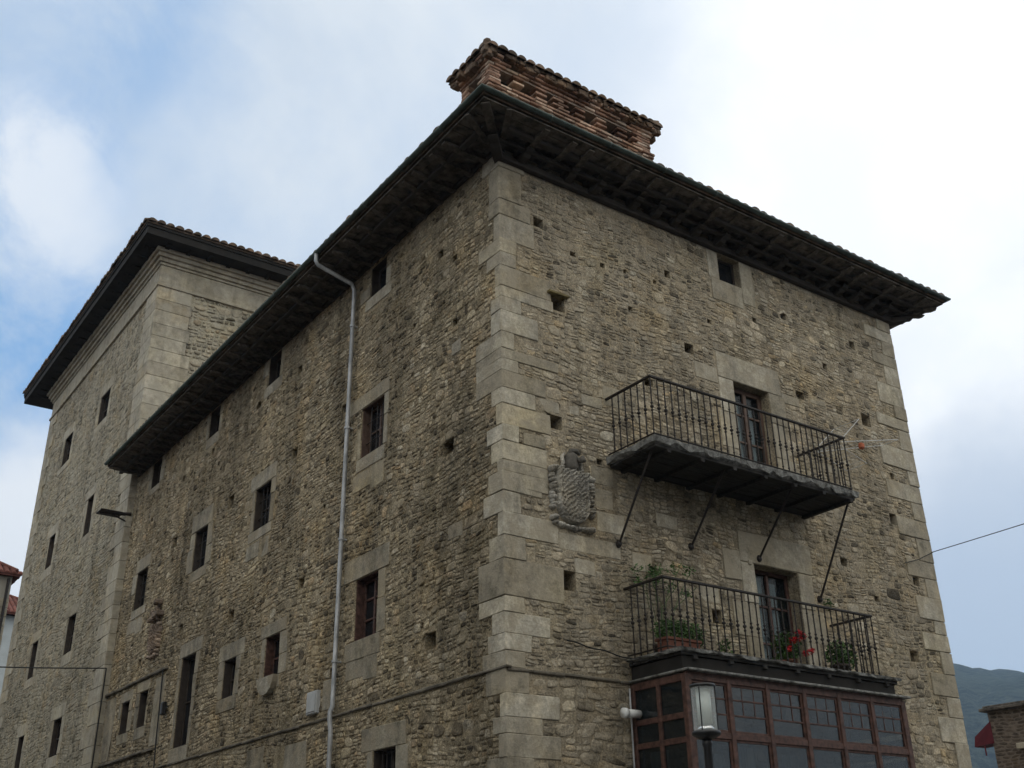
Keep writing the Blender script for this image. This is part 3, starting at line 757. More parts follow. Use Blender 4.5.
# ---- gutter (half pipe along the eaves)
def gutter(mb, pts, r=.06):
    pts = [Vector(p) for p in pts]; K = 8; rings = []
    for i, p in enumerate(pts):
        if 0 < i < len(pts)-1:
            d1 = (p-pts[i-1]).normalized(); d2 = (pts[i+1]-p).normalized(); n1 = Vector((d1.y, -d1.x, 0)); n2 = Vector((d2.y, -d2.x, 0))
            n = (n1+n2).normalized(); n = n/max(n.dot(n1), .3)
        else:
            d = (pts[1]-p) if i == 0 else (p-pts[i-1]); d.normalize(); n = Vector((d.y, -d.x, 0))
        o = [p+n*(r*math.cos(math.pi+math.pi*k/K))+Vector((0, 0, r*math.sin(math.pi+math.pi*k/K))) for k in range(K+1)]
        q = [p+n*(r*.86*math.cos(math.pi+math.pi*k/K))+Vector((0, 0, r*.86*math.sin(math.pi+math.pi*k/K)+.002)) for k in range(K, -1, -1)]
        rings.append(o+q)
    m = len(rings[0]); vs = [v for r_ in rings for v in r_]; fs = []
    for i in range(len(rings)-1):
        for k in range(m): fs.append((i*m+k, i*m+(k+1) % m, (i+1)*m+(k+1) % m, (i+1)*m+k))
    fs.append(tuple(range(m))); fs.append(tuple((len(rings)-1)*m+k for k in range(m))[::-1])
    mb.add(vs, fs)
mb = MB(); e = OV+.045; zg = ZE+.0
gutter(mb, [(-e, roof_y1-.0, zg), (-e, -e, zg), (XW+OR+.04, -e, zg), (XW+OR+.04, 3.0, zg)], .045)
for i in range(14): 
    yy = .2+i*1.15; mb.tube([(-e-.055, yy, zg), (-e-.045, yy, zg-.05), (-e, yy, zg-.068), (-e+.10, yy, zg-.05)], .008, 5)
for i in range(9):
    xx = .3+i*1.1; mb.tube([(xx, -e-.055, zg), (xx, -e-.045, zg-.05), (xx, -e, zg-.068), (xx, -e+.10, zg-.05)], .008, 5)
mb.build('gutter', M['gutter'], roof, True)
# ---- downpipe
mb = MB(); yd = 4.27
mb.tube([(-e, yd, zg-.02), (-e, yd, zg-.17), (-e+.04, yd, zg-.24), (-.16, yd+.03, 11.42), (-.095, yd+.04, 11.30), (-.095, yd+.04, 4.25), (-.13, yd+.04, 4.16), (-.13, yd+.04, 4.05), (-.105, yd+.04, 3.9), (-.105, yd+.04,   .15)], .036, 12)
dp = mb.build('downpipe', M['zinc'], house, True)
mb = MB()
for zz in (10.6, 8.7, 6.8, 4.9, 3.3, 1.5):
    mb.tube([(-.095, yd+.04, zz-.02), (-.095, yd+.04, zz+.02)], .050, 12); mb.box((-.06, yd+.02, zz-.012), (.02, yd+.06, zz+.012))
mb.build('pipe_clip', M['zinc'], dp)
# ================================================================ CHIMNEY
cx0, cx1, cy0, cy1 = .27, 3.75, .62, 1.46
chim = MB()
chim.box((cx0+.02, cy0+.02, 11.9), (cx1-.02, cy1-.02, 13.55)); chim.box((cx0+.02, cy0+.02, 13.87), (cx1-.02, cy1-.02, 14.05))
ch = chim.build('chimney', M['mortar_b'], house)
sm = MB(); sm.box((cx0+.24, cy0+.24, 13.55), (cx1-.24, cy1-.24, 13.87)); sm.build('dark_core', M['soffit_dk'], ch)  # near-black core: soot, and the openings' shade put into its colour
bk = MB()
def brick_ring(mb, x0, x1, y0, y1, z, h, out, skip=None, off=0.):
    L = .235; 
    for axis, lim, fixed in (('x', (x0, x1), y0), ('x', (x0, x1), y1), ('y', (y0, y1), x0), ('y', (y0, y1), x1)):
        s = lim[0]-off-out
        while s < lim[1]+out-.02:
            a = max(s, lim[0]-out); b = min(s+L, lim[1]+out); s += L
            if b-a < .03: continue
            if skip and axis == 'x' and any(q0 < (a+b)/2 < q1 for q0, q1 in skip): continue
            if skip and axis == 'y' and fixed == x0 and (lim[0]+.25 < (a+b)/2 < lim[1]-.25): continue
            o2 = out+random.uniform(-.008, .008)
            sg = -1 if fixed in (y0, x0) else 1
            if axis == 'x': p = (a+.004, fixed+sg*o2, z+.004); q = (b-.004, fixed-sg*.21, z+h-.006)
            else: p = (fixed+sg*o2, a+.004, z+.004); q = (fixed-sg*.21, b-.004, z+h-.006)
            
            if random.random() < .03: continue
            mb.cbox(p, q, .008, .004, random.random())
z = 12.1; k = 0
skips = [(cx0+.22+i*.44, cx0+.22+i*.44+.31) for i in range(7)]
while z < 14.04:
    h = .058; o = 0.
    if 13.47 < z < 13.53: o = .045
    elif 13.41 < z <= 13.47: o = .03
    elif z > 13.98: o = .12
    elif z > 13.92: o = .06
    elif z > 13.87: o = .02
    sk = skips if 13.545 < z < 13.87 else None
    brick_ring(bk, cx0, cx1, cy0, cy1, z, h, o, sk, .117*(k % 2)); z += h; k += 1
bk.build('bricks', M['brick'], ch)
# the gaps between the bricks show the near-black core
# cap of bricks/tiles
mb = MB()
hx0, hx1, hy0, hy1 = cx0-.14, cx1+.13, cy0-.14, cy1+.14
hip_roof(mb, hx0, hx1, hy0, hy1, 14.12, .42, .19, .088, thick=.05)
for i in range(150):
    side = random.random()
    if side < .6: p = (random.uniform(hx0, hx1), hy0+random.uniform(0, .1), 14.06)
    elif side < .8: p = (hx0+random.uniform(0, .1), random.uniform(hy0, hy1), 14.0)
    else: p = (hx1-random.uniform(0, .1), random.uniform(hy0, hy1), 14.0)
    s = random.uniform(.03, .08); mb.cbox((p[0]-s, p[1]-.03, p[2]-s*.9), (p[0]+s, p[1]+.08, p[2]+s*.7), .01, .01, random.random())
mb.build('chimney_cap', M['tile'], ch)

# ================================================================ BALCONIES
def baluster_mesh(h):
    mb = MB(); w = .0105
    mb.tube([(0, 0, 0), (0, 0, h)], w, 6)
    for zc, s in ((h*.5, 1.), (h*.44, .7), (h*.56, .7), (h*.86, .6), (h*.12, .6)):
        mb.lathe((0, 0, zc), [(w, -.022*s), (.026*s, -.010*s), (.026*s, .010*s), (w, .022*s)], 7)
    o = mb.build('baluster', M['iron'], None, False); me = o.data; bpy.data.objects.remove(o); return me
def balcony(x0, x1, dep, zb, zr, slab, name='balcony', knob=True):
    """slab = (sx0,sx1,sdep,thick)"""
    sx0, sx1, sd, th = slab; mb = MB()
    # ragged slab: top plate and broken edge
    n = 46
    def edge(pts, seed):
        r = random.Random(seed); out = []
        for p in pts: out.append(r.uniform(0, 1))
        return out
    per = [(sx0, -.0+0*sd-sd*i/8.) for i in range(8)]+[(sx0+(sx1-sx0)*i/n, -sd) for i in range(n)]+[(sx1, -sd+sd*i/8.) for i in range(9)]
    r = random.Random(int(zb*10)); top = []; bot = []; vs = []
    m = len(per); cx, cy = (sx0+sx1)/2, -sd/2
    for (x, y) in per:
        j = r.uniform(-.012, .012)
        vs.append((x+j, y+(j if y < -.01 else 0), zb))
    for (x, y) in per:
        j = r.uniform(0, .02); t = th*r.uniform(.35, 1.25)
        vs.append((x+(j if x < cx else -j)*.5, y+(j if y < -.01 else 0), zb-t))
    ins = .07
    for (x, y) in per:
        xx = min(max(x, sx0+ins), sx1-ins); yy = max(y, -sd+ins); vs.append((xx, yy, zb-th*1.0+.0))
    fs = [tuple(range(m))]
    fs += [(i, i+m, i+1+m, i+1) for i in range(m-1)]
    fs += [(i+m, i+2*m, i+1+2*m, i+1+m) for i in range(m-1)]
    mb.add(vs, fs)
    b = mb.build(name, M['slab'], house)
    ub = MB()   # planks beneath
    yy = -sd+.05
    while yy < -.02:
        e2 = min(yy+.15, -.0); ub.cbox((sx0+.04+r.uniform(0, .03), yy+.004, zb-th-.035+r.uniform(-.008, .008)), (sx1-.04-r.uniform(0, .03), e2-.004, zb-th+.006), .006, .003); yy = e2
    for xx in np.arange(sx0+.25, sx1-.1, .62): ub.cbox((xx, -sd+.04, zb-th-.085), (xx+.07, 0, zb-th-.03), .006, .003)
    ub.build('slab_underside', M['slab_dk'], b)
    hr = MB()
    for z0, z1, w in ((zr-.028, zr, .022), (zb+.05, zb+.065, .014)):
        hr.cbox((x0-w, -dep-w, z0), (x1+w, -dep+w, z1), .004, 0); hr.cbox((x0-w, -dep+w, z0), (x0+w, 0.03, z1), .004, 0); hr.cbox((x1-w, -dep+w, z0), (x1+w, .03, z1), .004, 0)
    hr.build('handrail', M['iron'], b)
    me = baluster_mesh(zr-.02-zb-.0)
    nb = 32
    for i in range(nb+1): put2(me, x0+(x1-x0)*i/nb, -dep, zb, b)
    ns = max(2, int(round(dep/.125)))
    for i in range(1, ns):
        for xx in (x0, x1): put2(me, xx, -dep+dep*i/ns, zb, b)
    return b
def put2(me, x, y, z, par):
    o = bpy.data.objects.new('baluster', me); col_.objects.link(o); parent(o, par); o.location = (x, y, z); o.rotation_euler = (0, 0, random.uniform(0, .6)); return o
bu = balcony(1.80, 5.82, .93, 7.14, 8.05, (1.74, 5.90, 1.0, .095))
for x, zw in ((1.86, 5.94), (3.21, 6.12), (4.60, 6.16), (5.86, 5.72)):
    mb = MB(); mb.tube([(x, .02, zw-.04), (x, -.05, zw), (x+.0, -.80, 7.02)], .017, 7)
    mb.lathe((x, -.02, zw-.07), [(.02, 0), (.045, .03), (.045, .06), (.02, .10)], 8)
    mb.build('strut', M['iron'], bu)
bl_ = balcony(1.93, 6.05, .74, 4.385, 5.33, (1.88, 6.17, 1.02, .04))

# ================================================================ GLAZED GALLERY
gx0, gx1, gy, gz = 1.96, 6.10, -1.00, 4.12
gal = MB()
bw = (gx1-gx0)/6
GB = .55    # bottom of the timber gallery (it stands on a low wall)
for i in range(7):
    x = gx0+i*bw; w = .034 if 0 < i < 6 else .05
    gal.cbox((x-w, gy-.02, GB), (x+w, gy+.06, gz-.05), .006, .002)
for z0, z1, o in ((gz-.12, gz-.02, .014), (3.34, 3.42, .010), (2.10, 2.20, .012), (GB, GB+.12, .014)):
    gal.cbox((gx0-.01, gy-o, z0), (gx1+.01, gy+.05, z1), .006, .001)
# left flank
for y in (-.98, -.50, -.03): gal.cbox((gx0-.035, y-.03, GB), (gx0+.02, y+.03, gz-.06), .005, .001)
gal.cbox((gx0-.03, -1.0, gz-.13), (gx0+.0, -.0, gz-.04), .004, .001)
for z0, z1 in ((3.56, 3.63), (3.28, 3.35), (2.1, 2.2), (GB, GB+.1)): gal.cbox((gx0-.028, -1.0, z0), (gx0+.02, 0, z1), .004, .001)
for y in (-.98, -.50, -.03): gal.cbox((gx1+.035, y-.03, GB), (gx1-.02, y+.03, gz-.06), .005, .001)
for z0, z1 in ((gz-.16, gz-.04), (3.33, 3.41), (2.1, 2.2), (GB, GB+.1)): gal.cbox((gx1+.028, -1.0, z0), (gx1-.02, 0, z1), .004, .001)
galo = gal.build('glazed_gallery', M['red_wood'], house)
rb = MB(); rb.cbox((gx0-.06, gy-.09, gz-.02), (gx1+.10, 0, gz+.008), .006, .003)
rb.build('gallery_roof', M['slab'], galo)
rb = MB(); rb.cbox((gx0+.0, gy+.06, gz+.012), (gx1-.02, 0, 4.30), .008, .003); rb.build('packing_board', M['soffit_dk'], galo)
for i in range(6):      # each casement: sash with muntins + pane
    xa, xb = gx0+i*bw+.034, gx0+(i+1)*bw-.034
    if i == 0: xa += .016
    if i == 5: xb -= .016
    for zlo, zhi, rows in ((3.42, gz-.12, 3), (2.20, 3.34, 2)):
        s = MB(); f = .028; y0, y1 = gy+.004, gy+.034
        s.cbox((xa, y0, zlo), (xa+f, y1, zhi), .003, 0); s.cbox((xb-f, y0, zlo), (xb, y1, zhi), .003, 0)
        s.cbox((xa+f, y0+.002, zlo), (xb-f, y1-.002, zlo+f), .003, 0); s.cbox((xa+f, y0+.002, zhi-f), (xb-f, y1-.002, zhi), .003, 0)
        hts = [zlo+(zhi-zlo)*q for q in ((.36, .68) if rows == 3 else (.6,))]
        for zz in hts: s.cbox((xa+f, y0+.006, zz-.011), (xb-f, y1-.006, zz+.011), .003, 0)
        if rows == 3:
            for q in (1/3, 2/3):
                xx = xa+(xb-xa)*q; s.box((xx-.006, y0+.010, hts[0]+.011), (xx+.006, y1-.010, zhi-f))  # thin uprights modelled in place of reflections in the upper panes
        so_ = s.build('sash', M['red_wood'], galo)
        ta, tb = random.uniform(-.006, .006), random.uniform(-.004, .010); gl_ = MB()
        c4 = [(xa+f*.5, gy+.019+ta+tb, zlo+f*.5), (xb-f*.5, gy+.019-ta+tb, zlo+f*.5), (xb-f*.5, gy+.019-ta-tb, zhi-f*.5), (xa+f*.5, gy+.019+ta-tb, zhi-f*.5)]
        gl_.add(c4+[(p[0], p[1]+.004, p[2]) for p in c4], [(0, 1, 2, 3), (7, 6, 5, 4), (0, 4, 5, 1), (1, 5, 6, 2), (2, 6, 7, 3), (3, 7, 4, 0)]); gl_.build('pane', M['glass_bay'], galo)
for (ya, yb) in ((-.95, -.53), (-.47, -.06)):
    for z0, z1 in ((3.63, gz-.13), (3.35, 3.56), (2.2, 3.28)):
        gl_ = MB(); gl_.box((gx0-.006, ya, z0), (gx0-.002, yb, z1)); gl_.build('pane', M['glass_bay'], galo)
        gl_ = MB(); gl_.box((gx1+.002, ya, z0), (gx1+.006, yb, z1)); gl_.build('pane', M['glass_bay'], galo)
pl = MB(); pl.box((gx0-.0, gy+.0, 0.0), (gx1, -.0, GB)); pl.build('gallery_plinth', M['dressed'], galo)
cu = MB()
for (xa, xb, za, zb_) in ((2.35, 2.66, 2.2, 3.2), (2.95, 3.2, 2.2, 3.3), (3.70, 4.0, 2.3, 3.25), (4.9, 5.3, 2.2, 3.2)):
    nn = 16; vs = []; fs = []
    for i in range(nn+1):
        x = xa+(xb-xa)*i/nn; vs += [(x, -.80+.02*math.sin(i*2), za), (x, -.80+.02*math.sin(i*2), zb_)]
    for i in range(nn): fs.append((2*i, 2*i+2, 2*i+3, 2*i+1))
    cu.add(vs, fs)
nn = 16; vs = []; fs = []
for i in range(nn+1):
    y = -.42+.34*i/nn; vs += [(2.12+.015*math.sin(i*2), y, 2.2), (2.12+.015*math.sin(i*2), y, 3.26)]
for i in range(nn): fs.append((2*i, 2*i+2, 2*i+3, 2*i+1))
cu.add(vs, fs); cu.build('curtain', M['curtain'], galo)
# white boiler flue on the gallery flank, conduit beside it
mb = MB(); mb.tube([(1.93, -.14, 3.70), (1.72, -.14, 3.70)], .05, 14); mb.tube([(1.72, -.14, 3.70), (1.66, -.14, 3.70)], .062, 14)
mb.build('flue_pipe', M['white'], house, True)
mb = MB(); mb.tube([(1.87, -.05, 4.02), (1.87, -.05, .2)], .012, 6); mb.build('conduit', M['zinc'], house)
# black cables running along the wall
mb = MB(); pts = [(.9+.1*i, -.05, 4.52-.012*i+.01*math.sin(i*1.3)) for i in range(12)]; mb.tube(pts, .010, 5)
mb.tube([(XW-.9, -.05, 6.6), (XW-.5, -.06, 6.72), (XW-.02, -.08, 6.93)], .008, 5)
mb.build('wall_cable', M['cable'], house)
# ================================================================ COAT OF ARMS
def shield(fr, uc, vb, vt, w, seed, mat, helm=True):
    r = random.Random(seed); mb = MB()
    H = vt-vb; NU, NV = 56, 76; vs = []; fs = []
    def inside(u, v):      # u -1..1, v 0..1
        hw = 1.0 if v > .32 else math.sqrt(max(0, 1-((.32-v)/.32)**2))**.8
        return abs(u) < hw*.98
    ph = [(r.uniform(5, 13), r.uniform(5, 13), r.uniform(0, 6)) for _ in range(5)]
    for j in range(NV+1):
        for i in range(NU+1):
            u = -1+2*i/NU; v = j/NV
            hw = 1.0 if v > .36 else max(.18, math.sqrt(max(0, 1-((.36-v)/.36)**2)))
            uu = u*hw
            e = min(1-abs(u), v*3 if v < .3 else 1, (1-v)*6)
            d = .05+.09*(max(0, 1-u*u))**.5*.7
            X_, Y_ = u*w*.37, v*H
            kn = max(0, math.sin(88*X_+1.3*math.sin(21*Y_))*math.sin(84*Y_+1.3*math.sin(25*X_+2)))
            d += (.05*kn-.01)*(abs(u) < .74)*(v > .06)+.010*math.sin(31*u+7*math.sin(11*v))+r.uniform(-.004, .004)
            if abs(u) < .07 or abs(v-.55) < .035: d += .016
            if .74 < abs(u) < .82: d -= .05
            if v < .12: d -= .02
            if abs(abs(u)-.86) < .06: d += .022
            if i in (0, NU) or j in (0, NV): d = -.02
            vs.append(fr(uc+uu*w/2*.74, vb+.06+v*(H-.06), d))
    for j in range(NV):
        for i in range(NU):
            a = j*(NU+1)+i; f = (a, a+1, a+NU+2, a+NU+1); fs.append(f[::-1] if fr.flip else f)
    mb.add(vs, fs, .6)
    def lump(u, v, ru, rv, d, tone):
        K = 8; vs = []; fs = []
        for a in range(5):
            t = a/4*math.pi/2
            for k in range(K):
                q = 2*math.pi*k/K; jj = 1+r.uniform(-.1, .1)
                vs.append(fr(u+ru*math.cos(t)*math.cos(q)*jj, v+rv*math.cos(t)*math.sin(q)*jj, -.01+d*math.sin(t)))
        for a in range(4):
            for k in range(K):
                f = (a*K+k, a*K+(k+1) % K, (a+1)*K+(k+1) % K, (a+1)*K+k); fs.append(f[::-1] if fr.flip else f)
        mb.add(vs, fs, tone)
    for k in range(34):     # scrolled mantling round the edge
        t = k/33; ang = -math.pi*.15-(math.pi*.7)*t+0
        if t < .36: q = t/.36; u, v = uc-w*.45, vt-.05-q*H*.70
        elif t < .64: q = (t-.36)/.28; u, v = uc-w*.42+q*w*.84, vb+.03-.02*math.sin(q*math.pi)
        else: q = (t-.64)/.36; u, v = uc+w*.45, vb+.22*H+q*H*.72
        lump(u+r.uniform(-.012, .012), v+r.uniform(-.01, .01), r.uniform(.035, .065), r.uniform(.03, .055), r.uniform(.07, .13), r.random())
    for k in range(6): lump(uc-w*.38+k*w*.15, vt+.0+r.uniform(-.015, .02), .05, .035, .11, r.random())
    for (u, v) in ((uc-w*.44, vt-.02), (uc+w*.46, vt-.08), (uc-w*.43, vb+.10)): lump(u, v, .06, .05, .13, .7)
    o = mb.build('coat_of_arms', mat, house, True)
    if helm:
        mb = MB(); mb.lathe((0, 0, 0), [(.10, 0), (.115, .04), (.105, .12), (.10, .17), (.085, .22), (.05, .26), (.01, .275)], 14, .5)
        mb.v = [((fr(uc+x_, vt+z_, .04-y_*.8))) for x_, y_, z_ in mb.v]
        mb2 = MB(); mb2.tube([fr(uc+.05, vt+.13, .12), fr(uc+.13, vt+.15, .14), fr(uc+.13, vt+.20, .12)], [.04, .045, .03], 8); mb.add(mb2.v, mb2.f)
        mb2 = MB(); mb2.tube([fr(uc-.04, vt+.2, .06), fr(uc-.02, vt+.28, .06), fr(uc+.06, vt+.28, .08), fr(uc+.12, vt+.24, .08)], [.03, .035, .035, .02], 8); mb.add(mb2.v, mb2.f)
        mb.build('helmet', M['helmet'], o, True)
        for sg in (-1, 1):
            mb = MB(); mb.tube([fr(uc+sg*.10, vt+.24, .02), fr(uc+sg*.16, vt+.17, .04), fr(uc+sg*.15, vt+.08, .05), fr(uc+sg*.19, vt+.0, .05)], [.015, .028, .03, .02], 7)
            mb.build('mantling', M['arms'], o, True)
    return o
shield(FR, 1.09, 6.0, 6.80, .72, 3, M['arms'])
o = shield(FL, 13.25, 6.50, 7.20, .62, 5, M['arms2'], False); o['label'] = 'small worn coat of arms in pinkish stone'
mb = MB(); r_ = random.Random(4)
for k in range(26):
    u, v = 13.25+r_.uniform(-.26, .26), 7.28+r_.uniform(0, .45); s = r_.uniform(.04, .09)
    if abs(u-13.25) > .30-(v-7.28)*.35: continue
    mb.cbox(FL(u-s, v-s*.7, -.02), FL(u+s, v+s*.7, r_.uniform(.06, .2)), .02, .012, r_.random())
mb.build('carved_crest', M['arms2'], o)
# meter box
mb = MB(); mb.cbox(FL(4.92, 4.24, -.02), FL(5.26, 4.58, .075), .01, .001); mx_ = mb.build('meter_box', M['box'], house)
mb = MB(); mb.cbox(FL(4.95, 4.27, .077), FL(5.23, 4.55, .087), .006, 0); mb.build('meter_box_door', M['box'], mx_)
# lantern on the wall and cables on the side face
mb = MB(); mb.tube([FL(12.42, 6.10, .04), FL(12.36, 5.2, .04), FL(12.30, 4.6, .05), FL(12.24, 4.13, .05), FL(12.22, .3, .05)], .014, 6)
for i in range(24): pass
mb.build('wall_cable', M['cable'], house)
mb = MB(); mb.tube([FL(11.95, 5.3, .0), FL(11.95, 5.3, .12)], .012, 6); mb.cbox(FL(11.89, 5.12, .04), FL(12.02, 5.38, .14), .02, .0); mb.build('wall_lantern', M['black'], house)

# ================================================================ TOWER
tower = empty('stone_tower', (0, 22, 0), 'taller stone tower block behind the house, with moulded cornice and dark overhanging roof', 'tower')
TX = -.15; TY0 = 16.4; TY1 = 27.75; TZ = 18.45; TXE = 9.0
FT = Frame('side', TX); FT2 = Frame('front', TY0)
TW = dict(T1=(20.0,20.95,14.68,15.6),T2=(23.95,24.9,14.6,15.6),T3=(19.95,20.6,11.1,12.24),T4=(23.95,24.72,11.12,12.18),
          T5=(19.9,20.68,7.8,8.84),T6=(23.85,24.56,7.75,8.82),T7=(19.65,20.5,5.14,6.08),T8=(23.6,24.3,5.1,6.08))
rect_t = []
for k, r in TW.items():
    w = window(FT, r, 'dark_wood', .12, 1, 1, .05, par=tower, shade_lining=True)
    surround(FT, r, (.25, .3, .32), .24, (.2, .25, .3), 1, 'dressed_t', rect_t, w, d=.014)
th = [(22.2,13.2,.14),(22.3,9.9,.12),(18.2,12.4,.14),(26.0,13.5,.12),(18.0,7.0,.14),(22.1,6.9,.14)]
ht = [(a-s/2, a+s/2, b-s/2, b+s/2) for a, b, s in th]
mb = MB(); wall_sheet(mb, FT, TY0, TY1, 0, TZ, [(*r, .5) for r in TW.values()]+[(*r, .4) for r in ht]); tw1 = mb.build('wall', M['mortar_t'], tower)
mb = MB(); wall_sheet(mb, FT2, TX, TXE, 0, TZ, []); tw2 = mb.build('wall', M['mortar_t'], tower)
mb = MB(); mb.add([(TXE, TY0, 0), (TXE, TY1, 0), (TXE, TY1, TZ), (TXE, TY0, TZ)], [(0, 1, 2, 3)]); mb.add([(TXE, TY1, 0), (TX, TY1, 0), (TX, TY1, TZ), (TXE, TY1, TZ)], [(0, 1, 2, 3)])
mb.build('wall', M['mortar_t'], tower)
# quoins
qm = MB(); z = 17.35; k = 0; rt2 = []
while z > 0:
    h = random.uniform(.3, .5); zb = max(z-h, 0); a = .95 if k % 2 else 1.05; b = random.uniform(.85, 1.15) if k % 2 == 0 else random.uniform(.55, .8)
    if z > 12: b = .95+jr(.05); a = 1.0+jr(.1)
    qm.cbox((TX-.03, TY0-.03, zb+.003), (TX+a, TY0+b, z-.003), .008, .003, random.uniform(.3, .9))
    rect_t.append((TY0-1, TY0+b, zb, z)); rt2.append((TX-1, TX+a, zb, z)); z = zb; k += 1
qm.build('quoins', M['dressed_t'], tower); qm = MB()
z = 17.35; k = 0
while z > 0:
    h = random.uniform(.3, .5); zb = max(z-h, 0); b = .6 if k % 2 else .9
    qm.cbox((TX-.03, TY1-b, zb+.003), (TX+.6, TY1+.03, z-.003), .008, .003, random.uniform(.3, .9)); rect_t.append((TY1-b, TY1+1, zb, z)); z = zb; k += 1
qm.build('quoins', M['dressed_t'], tower)
V, F, T = rubble(FT, TY0+.1, TY1-.02, 0, 17.4, rect_t+[tuple(r) for r in TW.values()]+ht, (.12, .24), .085, (.12, .36), (.000, .014), 9, .15, gap=.006, k=4.)
np_build('rubble_masonry', V, F, T, M['rub_t'], tw1)
V, F, T = rubble(FT2, TX+.02, TX+6.0, 11.9, 17.4, rt2, (.2, .3), .12, (.2, .45), (.006, .045), 10, .1, gap=.02, k=5.)
np_build('rubble_masonry', V, F, T, M['rub_t'], tw2)
# cornice: stepped mouldings
cm = MB()
for z0, z1, o in ((17.32, 17.40, .07), (17.40, 17.47, .04), (17.47, 18.0, .02), (18.0, 18.08, .06), (18.08, 18.20, .12), (18.20, 18.32, .19), (18.32, 18.44, .26)):
    y = TY0-o
    cm.cbox((TX-o, TY0-o, z0+.001), (TXE, TY0+.05, z1), .01, 0, .5)
    cm.cbox((TX-o, TY0+.05, z0+.001), (TX+.05, TY1+o, z1), .01, 0, .5)
cm.build('cornice', M['dressed_t'], tower)
mb = MB(); TO = .78
tx0, tx1, ty0, ty1 = TX-TO, TXE+TO, TY0-TO, TY1+1.7
hip_roof(mb, tx0, tx1, ty0, ty1, 18.82, .36, .26, .115)
tr = mb.build('roof', M['tile'], tower)
mb = MB(); mb.box((tx0+.05, ty0+.05, 18.44), (tx1-.05, ty1-.05, 18.66)); mb.box((tx0+.02, ty0+.02, 18.66), (tx1-.02, ty1-.02, 18.745))
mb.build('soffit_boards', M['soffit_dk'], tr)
rm = rafter_mesh(.40, .12, .045).build('rafter', M['soffit_dk'], None); rme = rm.data; bpy.data.objects.remove(rm)
y = TY0
while y < TY1+1.2: put(rme, 'rafter', TX-.15, y, 18.438, -math.pi/2, tr); y += .6
x = TX
while x < TX+5: put(rme, 'rafter', x, TY0-.15, 18.438, 0, tr); x += .6
# timber bracket and cable at the joint
mb = MB(); mb.tube([(TX+.1, TY0-.05, 10.62), (TX-.62, TY0+.15, 10.60)], [.05, .035], 6); mb.tube([(TX, TY0-.02, 10.42), (TX-.35, TY0+.05, 10.58)], .022, 6)
mb.cbox((TX-.66, TY0-.05, 10.60), (TX-.1, TY0+.35, 10.66), .01, .01)
mb.build('iron_bracket', M['iron'], tower)

# ================================================================ overhead cables
def on_ray(x, y, t): return CAM+pxray(x, y)*t
def sag(a, b, s, n=24):
    a, b = np.array(a), np.array(b); return [tuple(a+(b-a)*t-np.array([0, 0, 4*s*t*(1-t)])) for t in np.linspace(0, 1, n)]
A = (-.2, 16.1, 6.72)
mb = MB(); d = on_ray(-260, 652, 26); mb.tube(sag(A, d, .10), .016, 6); mb.tube([A, (-.2, 16.1, 6.6), (-.21, 16.18, .3)], .018, 6)
tag(mb.build('overhead_cable', M['cable']), 'black cable crossing the front of the tower then dropping down its corner joint', 'cable', 'cables strung off the buildings')
mb = MB(); ce = np.array((XW-.02, -.03, 6.93)); ce2 = ce+(on_ray(1200, 452, 14)-ce)*5; mb.tube(sag(ce, ce2, .3, 60), .007, 6)
tag(mb.build('overhead_cable', M['cable']), 'thin dark cable rising to the right from the right edge of the house', 'cable', 'cables strung off the buildings')

# ================================================================ things on the balconies
def leaf_cloud(mb, c, r, n, s, seed, droop=0.):
    q = random.Random(seed)
    for _ in range(n):
        d = Vector((q.gauss(0, 1), q.gauss(0, 1), q.gauss(0, 1))).normalized()*(q.random()**.45)
        p = Vector((c[0]+d.x*r[0], c[1]+d.y*r[1], c[2]+d.z*r[2]))
        a = Vector((q.gauss(0, 1), q.gauss(0, 1), q.gauss(0, .6)-droop)).normalized(); b = a.cross(Vector((q.gauss(0, 1), q.gauss(0, 1), q.gauss(0, 1)))).normalized()
        L = s*q.uniform(.6, 1.3); w = L*.38; nn = a.cross(b)
        mb.add([p-a*L*.5, p+b*w*.5+nn*w*.15, p+a*L*.5, p-b*w*.5+nn*w*.15], [(0, 1, 2, 3)])
def pot(x, y, z, r=.09, h=.15):
    mb = MB(); mb.lathe((x, y, z), [(r*.68, 0), (r*.92, h*.8), (r*1.06, h*.82), (r*1.06, h), (r*.9, h), (r*.85, h*.85), (0.001, h*.85)], 16); return mb
zb = 4.392
# geranium
g = empty('geranium_pot', (4.35, -.55, zb), 'terracotta pot of red geraniums standing on the lower balcony in front of the door', 'potted plant')
pot(4.35, -.55, zb).build('pot', M['terracotta'], g, True)
mb = MB(); leaf_cloud(mb, (4.35, -.55, zb+.33), (.24, .17, .22), 760, .07, 5); 
for k in range(9): mb.tube([(4.35, -.55, zb+.1), (4.35+jr(.12), -.55+jr(.08), zb+.35+jr(.1))], .005, 4)
mb.build('foliage', M['leaf'], g)
for (px_, py_, pz_) in ((4.42, -.62, .50), (4.52, -.60, .46), (4.27, -.62, .38), (4.58, -.55, .24), (4.20, -.6, .26), (4.40, -.6, .41), (4.62, -.62, .27)): mb = MB(); leaf_cloud(mb, (px_, py_-.12, zb+pz_), (.05, .05, .045), 60, .045, int(px_*100)); mb.build('flower', M['petal'], g)
# low red saucer pot
g = empty('flower_pot', (4.10, -.62, zb), 'small low terracotta pot left of the red geraniums on the lower balcony', 'pot')
pot(4.05, -.62, zb, .10, .09).build('pot', M['terracotta'], g, True); mb = MB(); leaf_cloud(mb, (4.05, -.62, zb+.13), (.09, .08, .05), 40, .05, 31); mb.build('foliage', M['leaf'], g)
